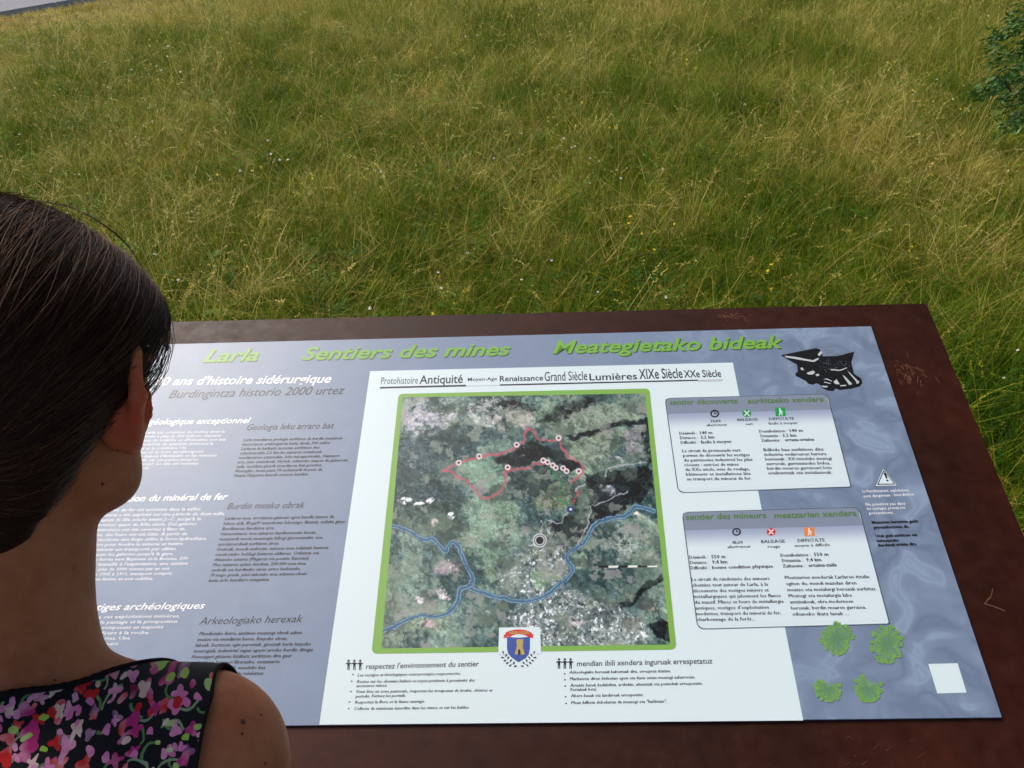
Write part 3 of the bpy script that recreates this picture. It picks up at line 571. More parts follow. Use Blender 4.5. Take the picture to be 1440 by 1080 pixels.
# the four green leaf rosettes
P_, Pd = [], []
def wl(x, y): return (1120 + x / 7.71, 870 + y / 7.71)
RO = []
for (cx_, cy_, rx, ry, a0, a1, n) in [(430, 230, 175, 165, 0, 6.28, 46), (965, 290, 170, 210, 0, 6.28, 46), (330, 760, 140, 150, -.3, 3.9, 36), (770, 760, 150, 150, -.3, 4.4, 36)]:
    P_, Pd = [], []; RO.append((P_, Pd)); Pd.append([wl(cx_ + rx * .8 * math.cos(a0 + (a1 - a0) * k2 / 24), cy_ + ry * .8 * math.sin(a0 + (a1 - a0) * k2 / 24)) for k2 in range(25)][:24])
    for i in range(n):
        a = a0 + (a1 - a0) * i / n + rt.uniform(-.1, .1); rr_ = rt.choice([.93, .93, .8, .55]) + rt.uniform(-.06, .06)
        x, y = cx_ + rx * rr_ * math.cos(a), cy_ + ry * rr_ * math.sin(a); s = rt.uniform(20, 34); b_ = rt.uniform(.5, .9)
        el = [wl(x + s * (math.cos(k2) * math.cos(a) - b_ * math.sin(k2) * math.sin(a)), y + s * (math.cos(k2) * math.sin(a) + b_ * math.sin(k2) * math.cos(a))) for k2 in np.linspace(0, 6.28, 10)[:-1]]
        P_.append(el); Pd.append([(sum(p[0] for p in el) / len(el) * .62 + p[0] * .38, sum(p[1] for p in el) / len(el) * .62 + p[1] * .38) for p in el]) if rt.random() < .5 else None
        w2 = 3.2; dx, dy = -math.sin(a) * w2, math.cos(a) * w2
        Pd.append([wl(cx_ + dx, cy_ + dy), wl(cx_ - dx, cy_ - dy), wl(x - dx, y - dy), wl(x + dx, y + dy)])
def flat_var(name, polys, m, lev0):            # overlapping blobs: each a hair above the last
    V, Fc = [], []
    for i, p in enumerate(polys):
        b0 = len(V); V += [PX(x, y, TS + (lev0 + i * .002) * LV) for x, y in p]; Fc.append(tuple(range(b0, b0 + len(p))) )
    return sobj(name, V, Fc, m, sheet)
m_rc = print_mat('print_rosette_vein', (94, 136, 98)); m_ra, m_rb = print_mat('print_rosette', (116, 162, 80)), print_mat('print_rosette_dark', (112, 146, 118))
for a_, b_2 in RO: 
    flat_var('rosette_field', b_2[:1], m_rb, 5.0); flat_var('leaf_rosette', a_, m_ra, 5.2)['kind'] = 'stuff'; flat_var('rosette_veins', b_2[1:], m_rc, 5.4)['kind'] = 'stuff'
# blank white square in the lower right corner
flat('white_square', [[(1303.7, 935.2), (1345, 934.2), (1357.5, 975.5), (1316.5, 976.6)]], m_white, 2)

# scratches on the steel
m_scr = mat('scratched_rust', srgb(98, 62, 44), .6, .3)
P_ = []
def stroke(pts, wpx):
    for (x0, y0), (x1, y1) in zip(pts[:-1], pts[1:]):
        d = nrm((x1 - x0, y1 - y0)); q = (-d[1] * wpx / 2, d[0] * wpx / 2); P_.append([(x0 + q[0], y0 + q[1]), (x1 + q[0], y1 + q[1]), (x1 - q[0], y1 - q[1]), (x0 - q[0], y0 - q[1])])
stroke([(1396, 828), (1393, 840), (1384, 849), (1398, 853), (1413, 859)], 1.6); stroke([(1393, 840), (1388, 844)], 2.4)
for i in range(46):
    x = rt.gauss(1275, 14); y = 523 + (x - 1275) * .35 + rt.gauss(0, 9); a = rt.gauss(.9, .5); l = rt.uniform(3, 11)
    stroke([(x, y), (x + l * math.cos(a), y + l * math.sin(a))], rt.uniform(.5, 1.2))
for i in range(30):
    x = rt.gauss(1028, 12); y = 443 + rt.gauss(0, 3); l = rt.uniform(2, 7); stroke([(x, y), (x + l, y + rt.uniform(-1, 2))], rt.uniform(.4, 1))
for i in range(9):
    x = rt.uniform(1160, 1300); y = rt.uniform(1034, 1078); a = rt.gauss(-.3, .4); l = rt.uniform(3, 14); stroke([(x, y), (x + l * math.cos(a), y + l * math.sin(a))], rt.uniform(.4, .9))
def flat_steel(name, polys, m):
    V, Fc = [], []
    for i, p in enumerate(polys):
        b0 = len(V); V += [PX(x, y, .0003 + i * 2e-6) for x, y in p]; Fc.append(tuple(range(b0, b0 + len(p))))
    return sobj(name, V, Fc, m, plate)
flat_steel('scratches', P_, m_scr)['kind'] = 'stuff'

# ------------------------------------------------------------------ the person (one continuous body from a distance field)
def rotm(yaw, pitch, roll=0):                  # local x right, y ahead, z up
    return np.array((Matrix.Rotation(yaw, 3, 'Z') @ Matrix.Rotation(pitch, 3, 'X') @ Matrix.Rotation(roll, 3, 'Y')))
CX = -.385                                     # the body's midline
HC = np.array([-.359, .450, 1.440]); HR = rotm(math.radians(3), math.radians(-20), math.radians(4))
def HP(x, y, z): return HC + HR @ np.array([x, y, z])
def smin(a, b_, k):
    if k <= 0: return np.minimum(a, b_)
    h = np.maximum(k - np.abs(a - b_), 0) / k; return np.minimum(a, b_) - h * h * k * .25
def ell(P, c, r, R=None):
    q = P - np.array(c, np.float32)
    if R is not None: q = q @ np.array(R, np.float32)
    r = np.array(r, np.float32); k0 = np.linalg.norm(q / r, axis=-1); k1 = np.linalg.norm(q / (r * r), axis=-1) + 1e-6
    return k0 * (k0 - 1) / k1
def cone(P, a, b_, r1, r2):
    a = np.array(a, np.float32); b_ = np.array(b_, np.float32); ba = b_ - a; pa = P - a
    t = np.clip((pa @ ba) / ba.dot(ba), 0, 1); return np.linalg.norm(pa - t[..., None] * ba, axis=-1) - (r1 + (r2 - r1) * t)
class Field:
    def __init__(self, xs, ys, zs):
        self.ax = [np.array(a, np.float32) for a in (xs, ys, zs)]
        self.D = np.full([len(a) for a in self.ax], .2, np.float32)
    def add(self, fn, lo, hi, k=.0, sub=False, pad=.03):
        sl = []
        for a, l, h in zip(self.ax, lo, hi):
            i0 = np.searchsorted(a, l - pad); i1 = np.searchsorted(a, h + pad); sl.append(slice(i0, max(i1, i0 + 1)))
        sl = tuple(sl)
        g = np.stack(np.meshgrid(*[a[s_] for a, s_ in zip(self.ax, sl)], indexing='ij'), -1)
        if g.size == 0: return
        d = fn(g)
        self.D[sl] = -smin(-self.D[sl], d, k) if sub else smin(self.D[sl], d, k)
    def E(self, c, r, R=None, k=.02, sub=False):
        m = max(r); self.add(lambda P: ell(P, c, r, R), np.array(c) - m, np.array(c) + m, k, sub)
    def C(self, a, b_, r1, r2, k=.02, sub=False):
        a, b_ = np.array(a), np.array(b_); m = max(r1, r2); self.add(lambda P: cone(P, a, b_, r1, r2), np.minimum(a, b_) - m, np.maximum(a, b_) + m, k, sub)
def surface_nets(D, ax):
    s0 = D < 0; nx_, ny_, nz_ = D.shape
    C8 = [(i, j, k2) for i in (0, 1) for j in (0, 1) for k2 in (0, 1)]
    def sh(A, c): return A[c[0]:nx_ - 1 + c[0], c[1]:ny_ - 1 + c[1], c[2]:nz_ - 1 + c[2]]
    cnt = sum(sh(s0, c).astype(np.int8) for c in C8); mask = (cnt > 0) & (cnt < 8)
    cells = np.argwhere(mask); idx = np.full(mask.shape, -1, np.int64); idx[mask] = np.arange(len(cells))
    acc = np.zeros((len(cells), 3)); n = np.zeros(len(cells))
    for a in C8:
        for d in range(3):
            if a[d]: continue
            b_ = list(a); b_[d] = 1
            da = D[cells[:, 0] + a[0], cells[:, 1] + a[1], cells[:, 2] + a[2]]; db = D[cells[:, 0] + b_[0], cells[:, 1] + b_[1], cells[:, 2] + b_[2]]
            m_ = (da < 0) != (db < 0); t = np.where(m_, da / np.where(m_, da - db, 1), 0)
            for q in range(3): acc[:, q] += m_ * (a[q] + (t if q == d else 0))
            n += m_
    loc = cells + acc / n[:, None]
    V = np.stack([np.interp(loc[:, q], np.arange(len(ax[q])), ax[q]) for q in range(3)], 1)
    Fs = []
    for d in range(3):
        u, v2 = (d + 1) % 3, (d + 2) % 3
        e0 = [slice(None)] * 3; e1 = [slice(None)] * 3; e0[d] = slice(0, -1); e1[d] = slice(1, None)
        a, b_ = s0[tuple(e0)], s0[tuple(e1)]; ch = np.argwhere(a != b_)
        ch = ch[(ch[:, u] > 0) & (ch[:, v2] > 0) & (ch[:, u] < D.shape[u] - 1) & (ch[:, v2] < D.shape[v2] - 1)]
        inside = a[ch[:, 0], ch[:, 1], ch[:, 2]]
        def ci(du, dv): c = ch.copy(); c[:, u] -= du; c[:, v2] -= dv; return idx[c[:, 0], c[:, 1], c[:, 2]]
        q = np.stack([ci(1, 1), ci(0, 1), ci(0, 0), ci(1, 0)], 1); q[~inside] = q[~inside][:, ::-1]; Fs.append(q)
    return V, np.concatenate(Fs)
def clip_mesh(V, T, g):
    """keep the part of a triangle mesh where g < 0, cutting triangles along g = 0"""
    V = list(map(tuple, V)); out = []; cache = {}
    g = list(g)
    def cut(a, b_):
        key = (min(a, b_), max(a, b_))
        if key not in cache:
            t = g[a] / (g[a] - g[b_]); cache[key] = len(V); V.append(tuple(V[a][q] + t * (V[b_][q] - V[a][q]) for q in range(3)))
        return cache[key]
    for tr in T:
        ins = [g[i] < 0 for i in tr]; k2 = sum(ins)
        if k2 == 3: out.append(tuple(tr))
        elif k2:
            poly = []
            for i in range(3):
                a, b_ = tr[i], tr[(i + 1) % 3]
                if ins[i]: poly.append(a)
                if ins[i] != ins[(i + 1) % 3]: poly.append(cut(a, b_))
            out.append(tuple(poly))
    used = sorted({i for f in out for i in f}); mp = {i: j for j, i in enumerate(used)}
    return np.array([V[i] for i in used]), [tuple(mp[i] for i in f) for f in out]

def torso(fd):
    c = CX
    fd.E((c, .10, .86), (.168, .115, .13), rotm(0, -.15), .0)                     # hips
    fd.C((c - .075, .085, .80), (c + .075, .085, .80), .10, .10, .05)
    fd.E((c, .155, 1.00), (.128, .092, .14), rotm(0, -.40), .06)                  # waist
    fd.E((c, .245, 1.13), (.142, .100, .135), rotm(0, -.42), .06)                 # ribs
    fd.E((c, .280, 1.185), (.130, .062, .072), rotm(0, -.5), .05)                 # upper back
    for s in (-1, 1):
        fd.E((c + s * .075, .335, 1.115), (.055, .05, .055), None, .04)           # bust
        fd.C((c + s * .04, .335, 1.250), (c + s * .134, .330, 1.216), .034, .034, .04)     # trapezius / shoulder line
        fd.E((c + s * .08, .265, 1.185), (.062, .035, .075), rotm(s * .15, -.5), .04)      # shoulder blade
def arm(fd, s):
    c = CX; sh = (c + s * .143, .318, 1.188); el = (c + s * .178, .205, .935); wr_ = (c + s * .172, .285, .72)
    fd.C(sh, el, .0455, .036, .035); fd.E((c + s * .144, .320, 1.188), (.046, .05, .055), None, .03)
    fd.C(el, wr_, .036, .024, .02)
    el, wr_ = np.array(el), np.array(wr_); d = nrm(wr_ - el); sidev = np.array([s * 1., 0, 0]); fw = nrm(np.cross(sidev, d)) * s
    fw = fw if fw[1] > 0 else -fw
    Rm = np.stack([sidev * s, fw, -d], 1)
    pc = wr_ + d * .045; fd.E(pc, (.016, .037, .052), Rm, .02)
    for j, (off, ln) in enumerate([(.027, .068), (.010, .076), (-.008, .071), (-.025, .056)]):
        a = wr_ + d * .080 + fw * off; k1 = a + d * ln * .5 - sidev * .008; e = k1 + nrm(d - sidev * .45) * ln * .5
        fd.C(a, k1, .0085, .008, .006); fd.C(k1, e, .008, .0065, .004)
    t0 = wr_ + d * .03 + fw * .025; t1 = t0 + nrm(d * .7 + fw * .8) * .035; t2 = t1 + nrm(d + fw * .25) * .03
    fd.C(t0, t1, .012, .0095, .010); fd.C(t1, t2, .0095, .0075, .004)
def leg(fd, s):
    c = CX
    fd.C((c + s * .085, .085, .80), (c + s * .085, .10, .46), .082, .055, .04); fd.C((c + s * .085, .10, .46), (c + s * .085, .06, .30), .050, .052, .03)
    fd.C((c + s * .085, .06, .30), (c + s * .085, .055, .09), .048, .034, .02); fd.C((c + s * .085, .06, .065), (c + s * .10, .20, .045), .036, .028, .02)
def head(fd, ears=True):
    E = lambda p, r, R=None, k=.02, sub=False: fd.E(HP(*p), r, HR if R is None else HR @ R, k, sub)
    Cn = lambda a, b_, r1, r2, k=.015, sub=False: fd.C(HP(*a), HP(*b_), r1, r2, k, sub)
    E((0, -.012, .028), (.076, .096, .080), k=.0); E((0, .035, -.01), (.062, .062, .080), k=.03)
    for s in (-1, 1):
        Cn((s * .057, .008, -.078), (s * .018, .080, -.108), .017, .016, .022)     # jaw line
        E((s * .036, .058, -.028), (.026, .026, .03), k=.025)                     # cheek
        E((s * .052, .012, -.035), (.018, .034, .048), k=.03)
    E((0, .082, -.107), (.019, .016, .014), k=.02)                                # chin
    E((0, .045, -.080), (.046, .045, .036), k=.03)
    for s in (-1, 1): E((s * .031, .096, .004), (.016, .012, .012), k=.012, sub=False); E((s * .031, .104, .004), (.019, .014, .011), k=.010, sub=True); E((s * .030, .088, .003), (.013, .012, .011), k=.003)
    Cn((0, .094, .010), (0, .114, -.028), .007, .011, .012)                       # nose
    for s in (-1, 1): E((s * .010, .104, -.032), (.008, .010, .007), k=.008)
    E((0, .098, -.058), (.022, .009, .006), k=.006); E((0, .097, -.068), (.019, .009, .006), k=.006)
    for s in ((-1, 1) if ears else ()):                                           # ears
        Re = rotm(s * math.radians(-34), math.radians(-12)) @ rotm(0, 0, s * math.radians(8))
        E((s * .0865, -.016, -.012), (.0080, .021, .037), Re, .006)
        Cn((s * .078, .004, .016), (s * .094, -.022, .021), .0055, .0055, .005); Cn((s * .094, -.022, .021), (s * .099, -.031, -.006), .0055, .005, .005)
        Cn((s * .099, -.031, -.006), (s * .086, -.016, -.040), .005, .0065, .005); E((s * .082, -.007, -.043), (.0065, .010, .012), k=.006)
        E((s * .096, -.008, -.008), (.0055, .011, .020), Re, .004, True)
def neck(fd):
    fd.C((CX, .345, 1.225), HP(-.006, -.024, -.06), .048, .045, .04)
    fd.C((CX, .312, 1.25), HP(0, -.045, -.06), .038, .042, .03)
    for s in (-1, 1): fd.C((CX + s * .026, .370, 1.235), HP(s * .042, -.012, -.045), .014, .018, .03)

zs_ = np.concatenate([np.arange(.0, .62, .008), np.arange(.62, 1.12, .006), np.arange(1.12, 1.60, .0034)])
fb = Field(np.arange(-.64, -.06, .0036), np.arange(-.08, .62, .0038), zs_)
torso(fb)
for s in (-1, 1): leg(fb, s)
torso_only = fb.D.copy()
for s in (-1, 1): arm(fb, s)
no_head = fb.D.copy()
neck(fb); with_neck = fb.D.copy(); head(fb)
V, Q = surface_nets(fb.D, fb.ax)
person = empty('person', (CX, .1, 0)); PO_ = np.array(person.location)
tag(person, 'woman seen from behind with dark pulled-up hair and sleeveless floral dress reading the sign', 'person')
m_skin = mat('skin', rough=.58, spec=.25)
n1 = noise_tex(m_skin, 14, 5, .6); n2 = noise_tex(m_skin, 90, 3, .6)
skc = mix(m_skin, .35, ramp(m_skin, [(.38, srgb(166, 92, 58)), (.62, srgb(192, 118, 80))], n1.outputs[0]).outputs[0], ramp(m_skin, [(.3, srgb(160, 92, 60)), (.7, srgb(196, 128, 90))], n2.outputs[0]).outputs[0])
vo = m_skin.node_tree.nodes.new('ShaderNodeTexVoronoi'); vo.inputs['Scale'].default_value = 42; tc_ = m_skin.node_tree.nodes.new('ShaderNodeTexCoord'); L(m_skin, tc_.outputs['Object'], vo.inputs['Vector'])
sc_ = m_skin.node_tree.nodes.new('ShaderNodeSeparateXYZ'); L(m_skin, vo.outputs['Color'], sc_.inputs[0])
fre = math_(m_skin, 'MULTIPLY', math_(m_skin, 'LESS_THAN', vo.outputs['Distance'], math_(m_skin, 'MULTIPLY', sc_.outputs[1], .14)), math_(m_skin, 'GREATER_THAN', sc_.outputs[0], .62))
skc = mix(m_skin, math_(m_skin, 'MULTIPLY', fre, .5), skc, srgb(110, 60, 42))
at2 = m_skin.node_tree.nodes.new('ShaderNodeAttribute'); at2.attribute_name = 'tone'
skc = mix(m_skin, at2.outputs['Fac'], skc, srgb(216, 88, 60))
L(m_skin, skc, B(m_skin).inputs['Base Color']); bump(m_skin, noise_tex(m_skin, 520, 4, .7).outputs[0], .3, .0008)
B(m_skin).inputs['Subsurface Weight'].default_value = .25; B(m_skin).inputs['Subsurface Radius'].default_value = (.012, .004, .002); B(m_skin).inputs['Subsurface Scale'].default_value = 1.0
body = mesh_obj('body', V - PO_, Q, m_skin, person, True)
hl_ = (V - HC) @ HR
eart = np.clip(1 - np.linalg.norm((np.abs(hl_) - [.088, 0, 0]) * [1, 0, 0] + (hl_ - [0, -.015, -.012]) * [0, 1, 1], axis=1) / .05, 0, 1) * (np.abs(hl_[:, 0]) > .074)
ta = body.data.attributes.new('tone', 'FLOAT', 'POINT'); ta.data.foreach_set('value', (eart * 1.0).astype(np.float32))
m_mole = mat('mole', srgb(84, 44, 32), .6)
cP = (V - CAM) @ W3; pxb = 720 + F * cP[:, 0] / cP[:, 2]; pyb = 540 + F * cP[:, 1] / cP[:, 2]
for mx_, my_, r_ in [(345, 1010, .0019), (150, 682, .0013), (170, 638, .0009), (372, 1000, .001), (340, 1032, .0011), (380, 1072, .001), (78, 955, .0009), (66, 966, .0007)]:
    q = np.hypot(pxb - mx_, pyb - my_); near = np.where(q < 9)[0]
    if not len(near): continue
    i = near[(q[near] * .0005 + cP[near, 2]).argmin()]; c = V[i]; bmm = bmesh.new(); bmesh.ops.create_icosphere(bmm, subdivisions=2, radius=r_)
    me = bpy.data.meshes.new('mole'); bmm.to_mesh(me); bmm.free(); me.materials.append(m_mole); me.polygons.foreach_set('use_smooth', [True] * len(me.polygons))
    o = bpy.data.objects.new('mole', me); COL.objects.link(o); o.parent = body; o.location = Vector(c - PO_); o.scale = (1, 1, .55)
    nn = body.data.vertices[int(i)].normal; o.rotation_euler = nn.to_track_quat('Z', 'Y').to_euler()

def tris(Q): return [t for q in np.asarray(Q).tolist() for t in ((q[0], q[1], q[2]), (q[0], q[2], q[3]))]
def tubes(name, paths, m, parent, off, rad, sides=3, smooth=True, taper=True):
    """paths: list of (n,3) arrays -> one mesh of thin tubes"""
    VV, FF, base = [], [], 0
    for pi, P in enumerate(paths):
        P = np.asarray(P, float); n = len(P)
        if n < 2: continue
        T = np.gradient(P, axis=0); T /= np.linalg.norm(T, axis=1)[:, None] + 1e-9
        ref = np.array([.31, .52, .79]); A = np.cross(T, ref); A /= np.linalg.norm(A, axis=1)[:, None] + 1e-9; Bv = np.cross(T, A)
        r_ = (rad[pi] if hasattr(rad, '__len__') else rad) * (np.sin(np.linspace(.25, math.pi - .12, n)) ** .6 if taper else np.ones(n))
        for s in range(sides):
            a = 2 * math.pi * s / sides; VV.append(P + (A * math.cos(a) + Bv * math.sin(a)) * r_[:, None])
        i = np.arange(n - 1)
        for s in range(sides):
            s2 = (s + 1) % sides; FF.append(np.stack([base + s * n + i, base + s * n + i + 1, base + s2 * n + i + 1, base + s2 * n + i], 1))
        base += sides * n
    return mesh_obj(name, np.concatenate(VV) - off, np.concatenate(FF), m, parent, smooth)

# ---- dress
zz = fb.ax[2]; wz = np.clip((zz - 1.06) / .06, 0, 1)[None, None, :]
fd2 = Field(*fb.ax); fd2.D = with_neck * wz + torso_only * (1 - wz)
fd2.C((CX, .10, .86), (CX, .095, .52), .135, .185, .06)
fold = np.zeros_like(fd2.D)
gx_, gy_, gz_ = np.meshgrid(*fb.ax, indexing='ij', sparse=True)
fold = .0012 * np.sin(gx_ * 46 + gz_ * 22) * np.sin(gy_ * 38 - gz_ * 12 + 1) + .004 * np.clip((1.0 - gz_) * 3, 0, 1) * np.sin(gx_ * 60 + 2 * np.sin(gy_ * 30))
VD, QD = surface_nets(fd2.D - .0042 - fold.astype(np.float32), fb.ax)
lx = np.abs(VD[:, 0] - CX); ly = VD[:, 1]; lz = VD[:, 2]
ybk = [.283, .298, .313, .328, .344, .358, .372, .42, .50]; xbk = [0, .039, .060, .080, .095, .107, .113, .105, .09]
xb = np.where(ly < .283, (ly - .283) * 2.5, np.interp(ly, ybk, xbk))
g_neck = np.minimum(xb - lx, lz - 1.15)
g_arm = np.where(lz > 1.02, lx - np.interp(ly, [.20, .29, .328, .362, .42], [.150, .158, .158, .149, .145]), -1)
def clip_multi(V_, T_, gs):
    for fn in gs: V_, T_ = clip_mesh(V_, T_, fn(V_)); T_ = [t for f in T_ for t in ([f] if len(f) == 3 else [(f[0], f[1], f[2]), (f[0], f[2], f[3])])]
    return V_, T_
def gn_f(V_):
    lx, ly, lz = np.abs(V_[:, 0] - CX), V_[:, 1], V_[:, 2]
    xb = np.where(ly < .283, (ly - .283) * 2.5, np.interp(ly, ybk, xbk)); return np.minimum(xb - lx, lz - 1.15)
def ga_f(V_):
    lx, ly, lz = np.abs(V_[:, 0] - CX), V_[:, 1], V_[:, 2]
    return np.where(lz > 1.03, lx - np.interp(ly, [.20, .29, .328, .362, .42], [.150, .158, .158, .149, .145]), -1.)
VD, TD = clip_multi(VD, tris(QD), [gn_f, ga_f, lambda V_: .55 - V_[:, 2]])
m_dress = mat('floral_cotton', rough=.85, spec=.2)
def A_(name):
    a = m_dress.node_tree.nodes.new('ShaderNodeAttribute'); a.attribute_name = name; return a
pv = A_('pattern').outputs['Vector']
nz_ = noise_tex(m_dress, 70, 2, .5, vec=pv); vm = m_dress.node_tree.nodes.new('ShaderNodeVectorMath'); vm.operation = 'MULTIPLY_ADD'
L(m_dress, nz_.outputs['Color'], vm.inputs[0]); vm.inputs[1].default_value = (.007, .007, 0); L(m_dress, pv, vm.inputs[2]); dv = vm.outputs[0]
def vor(scale, off, rnd=1.0, src=None):
    a = m_dress.node_tree.nodes.new('ShaderNodeVectorMath'); a.operation = 'ADD'; L(m_dress, src or dv, a.inputs[0]); a.inputs[1].default_value = off
    v = m_dress.node_tree.nodes.new('ShaderNodeTexVoronoi'); v.voronoi_dimensions = '2D'; v.inputs['Scale'].default_value = scale; v.inputs['Randomness'].default_value = rnd
    L(m_dress, a.outputs[0], v.inputs['Vector'])
    d = m_dress.node_tree.nodes.new('ShaderNodeVectorMath'); d.operation = 'SUBTRACT'; L(m_dress, a.outputs[0], d.inputs[0]); L(m_dress, v.outputs['Position'], d.inputs[1])
    s = m_dress.node_tree.nodes.new('ShaderNodeSeparateXYZ'); L(m_dress, d.outputs[0], s.inputs[0])
    c = m_dress.node_tree.nodes.new('ShaderNodeSeparateXYZ'); L(m_dress, v.outputs['Color'], c.inputs[0])
    an = math_(m_dress, 'ARCTAN2', s.outputs[1], s.outputs[0]); ln = m_dress.node_tree.nodes.new('ShaderNodeVectorMath'); ln.operation = 'LENGTH'; L(m_dress, d.outputs[0], ln.inputs[0])
    return ln.outputs['Value'], an, c.outputs
col = srgb(14, 12, 18)
def cramp(pts, src):
    r = ramp(m_dress, pts, src); r.color_ramp.interpolation = 'CONSTANT'; return r.outputs[0]
def layer(col, scale, off, R, pet, amp, prob, pts, centre=None):
    d, an, c = vor(scale, off)
    rad = math_(m_dress, 'MULTIPLY', math_(m_dress, 'MULTIPLY_ADD', math_(m_dress, 'COSINE', math_(m_dress, 'MULTIPLY_ADD', an, pet, math_(m_dress, 'MULTIPLY', c[0], 6.28))), amp, 1 - amp), math_(m_dress, 'MULTIPLY_ADD', c[2], R * .5, R * .65))
    on = math_(m_dress, 'MULTIPLY', math_(m_dress, 'LESS_THAN', d, rad), math_(m_dress, 'LESS_THAN', c[1], prob))
    tint = cramp(pts, c[0]); tint = mix(m_dress, math_(m_dress, 'MULTIPLY_ADD', nz_.outputs[0], 1.6, -.72), tint, srgb(240, 214, 222), 'MIX') if centre is None else tint
    col = mix(m_dress, on, col, tint)
    if centre:
        on2 = math_(m_dress, 'MULTIPLY', on, math_(m_dress, 'LESS_THAN', d, R * .3)); col = mix(m_dress, on2, col, centre)
    return col
def stems(col, scale, off, r0, wdt, c_):
    d, an, c = vor(scale, off)
    on = math_(m_dress, 'MULTIPLY', math_(m_dress, 'LESS_THAN', math_(m_dress, 'ABSOLUTE', math_(m_dress, 'SUBTRACT', d, r0)), wdt),
               math_(m_dress, 'GREATER_THAN', math_(m_dress, 'COSINE', math_(m_dress, 'MULTIPLY_ADD', c[0], 6.28, an)), .66))
    return mix(m_dress, on, col, c_)
PK, MG, RD, LM, CR, PU_ = srgb(206, 112, 160), srgb(176, 36, 110), srgb(188, 26, 30), srgb(146, 184, 66), srgb(208, 174, 156), srgb(112, 36, 100)
col = stems(col, 48, (.3, .7, 0), .0075, .00075, srgb(84, 124, 74)); col = stems(col, 40, (.9, .1, 0), .0095, .0007, srgb(128, 146, 112))
col = layer(col, 76, (.11, .2, 0), .0050, 3, .22, .6, [(0, PU_), (.25, MG), (.5, RD), (.7, PK), (.85, srgb(120, 20, 60))])
col = layer(col, 68, (1.1, .6, 0), .0058, 3, .24, .6, [(0, PK), (.25, MG), (.5, RD), (.84, CR), (.93, PK)])
col = layer(col, 80, (2.1, .3, 0), .0045, 4, .26, .5, [(0, PK), (.4, CR), (.6, RD), (.8, MG)])
col = layer(col, 124, (3.3, 1.3, 0), .0030, 2, .2, .5, [(0, LM), (.25, PK), (.6, RD), (.8, CR), (.9, MG)])
L(m_dress, col, B(m_dress).inputs['Base Color'])
weave = m_dress.node_tree.nodes.new('ShaderNodeTexNoise'); weave.inputs['Scale'].default_value = 900; L(m_dress, pv, weave.inputs['Vector']); bump(m_dress, weave.outputs[0], .25, .0006)
B(m_dress).inputs['Sheen Weight'].default_value = .15
dress = mesh_obj('dress', VD - PO_, TD, m_dress, person, True)
nb = nrm([.25, -.72, .65]); e1 = nrm(np.cross([0, 0, 1], nb)); e1 = -e1 if e1[0] < 0 else e1; e2 = np.cross(nb, e1)
pa_ = dress.data.attributes.new('pattern', 'FLOAT_VECTOR', 'POINT'); pat_ = np.stack([VD @ e1, VD @ e2, np.zeros(len(VD))], 1); pa_.data.foreach_set('vector', pat_.astype(np.float32).ravel())
# hems: walk the open edges of the dress
from collections import defaultdict
ec = defaultdict(int)
for t in TD:
    for i in range(3): ec[tuple(sorted((t[i], t[(i + 1) % 3])))] += 1
adj = defaultdict(list)
for (a, b_), c in ec.items():
    if c == 1: adj[a].append(b_); adj[b_].append(a)
seen, loops = set(), []
for s0_ in list(adj):
    if s0_ in seen: continue
    lp = [s0_]; seen.add(s0_)
    for _ in (0, 1):
        while True:
            nx2 = [q for q in adj[lp[-1]] if q not in seen]
            if not nx2: break
            lp.append(nx2[0]); seen.add(nx2[0])
        lp.reverse()
    if len(lp) > 20: loops.append(VD[lp])
m_trim = mat('black_trim', srgb(20, 17, 22), .9, .2)
for lp in loops:
    P = np.concatenate([lp, lp[:1]]) if np.linalg.norm(lp[0] - lp[-1]) < .01 else np.array(lp)
    for _ in range(3): P[1:-1] = (P[:-2] + 2 * P[1:-1] + P[2:]) / 4
    sl = np.concatenate([[0], np.cumsum(np.linalg.norm(np.diff(P, axis=0), axis=1))]); n = int(sl[-1] / .0016)
    Q = np.stack([np.interp(np.linspace(0, sl[-1], n), sl, P[:, k2]) for k2 in range(3)], 1)
    isneck = np.median(np.abs(gn_f(Q))) < .004
    if isneck:                                   # scalloped lace edge
        nr = Q - [CX, .37, 0]; nr[:, 2] = .4 * .1; nr /= np.linalg.norm(nr, axis=1)[:, None]
        tubes('neckline_trim', [Q + nr * .0008], m_trim, dress, PO_, .0016, 6, taper=False)
        ph = np.arange(n) * .0016 / .0062 * math.pi
        tubes('neckline_scallops', [Q - nr * (.0016 + .0022 * np.abs(np.sin(ph)))[:, None] + [0, 0, .0006]], m_trim, dress, PO_, .0011, 5, taper=False)
    else: tubes('hem', [Q], m_trim if Q[:, 2].mean() > 1 else m_dress, dress, PO_, .0012, 5, taper=False)

# ---- hair
def rawhair(P):                                # P in head space
    I = lambda c, r, R=None: ell(P, c, r, R)
    d = I((0, -.010, .028), (.0885, .108, .0870)); 
    for s in (-1, 1): d = smin(d, I((s * .060, .012, .018), (.036, .056, .050)), .03); d = smin(d, I((s * .030, -.052, -.035), (.032, .040, .048)), .03)
    return d
def hairline(P):
    x, y, z = np.abs(P[..., 0]), P[..., 1], P[..., 2]
    zl = np.interp(y, [-.035, -.01, .02, .06, .10], [.012, .020, .026, .050, .066]); front = zl - z
    back = np.maximum(y + .030 + np.clip(-.02 - z, 0, 1) * .5, -.094 - z)
    return smin(front, back, .015)
fh = Field(np.arange(CX - .12, CX + .16, .0034), np.arange(.28, .60, .0034), np.arange(1.28, 1.58, .0034))
neck(fh); head(fh, False)
gh = np.stack(np.meshgrid(*fh.ax, indexing='ij'), -1); gl = (gh - HC.astype(np.float32)) @ HR.astype(np.float32)
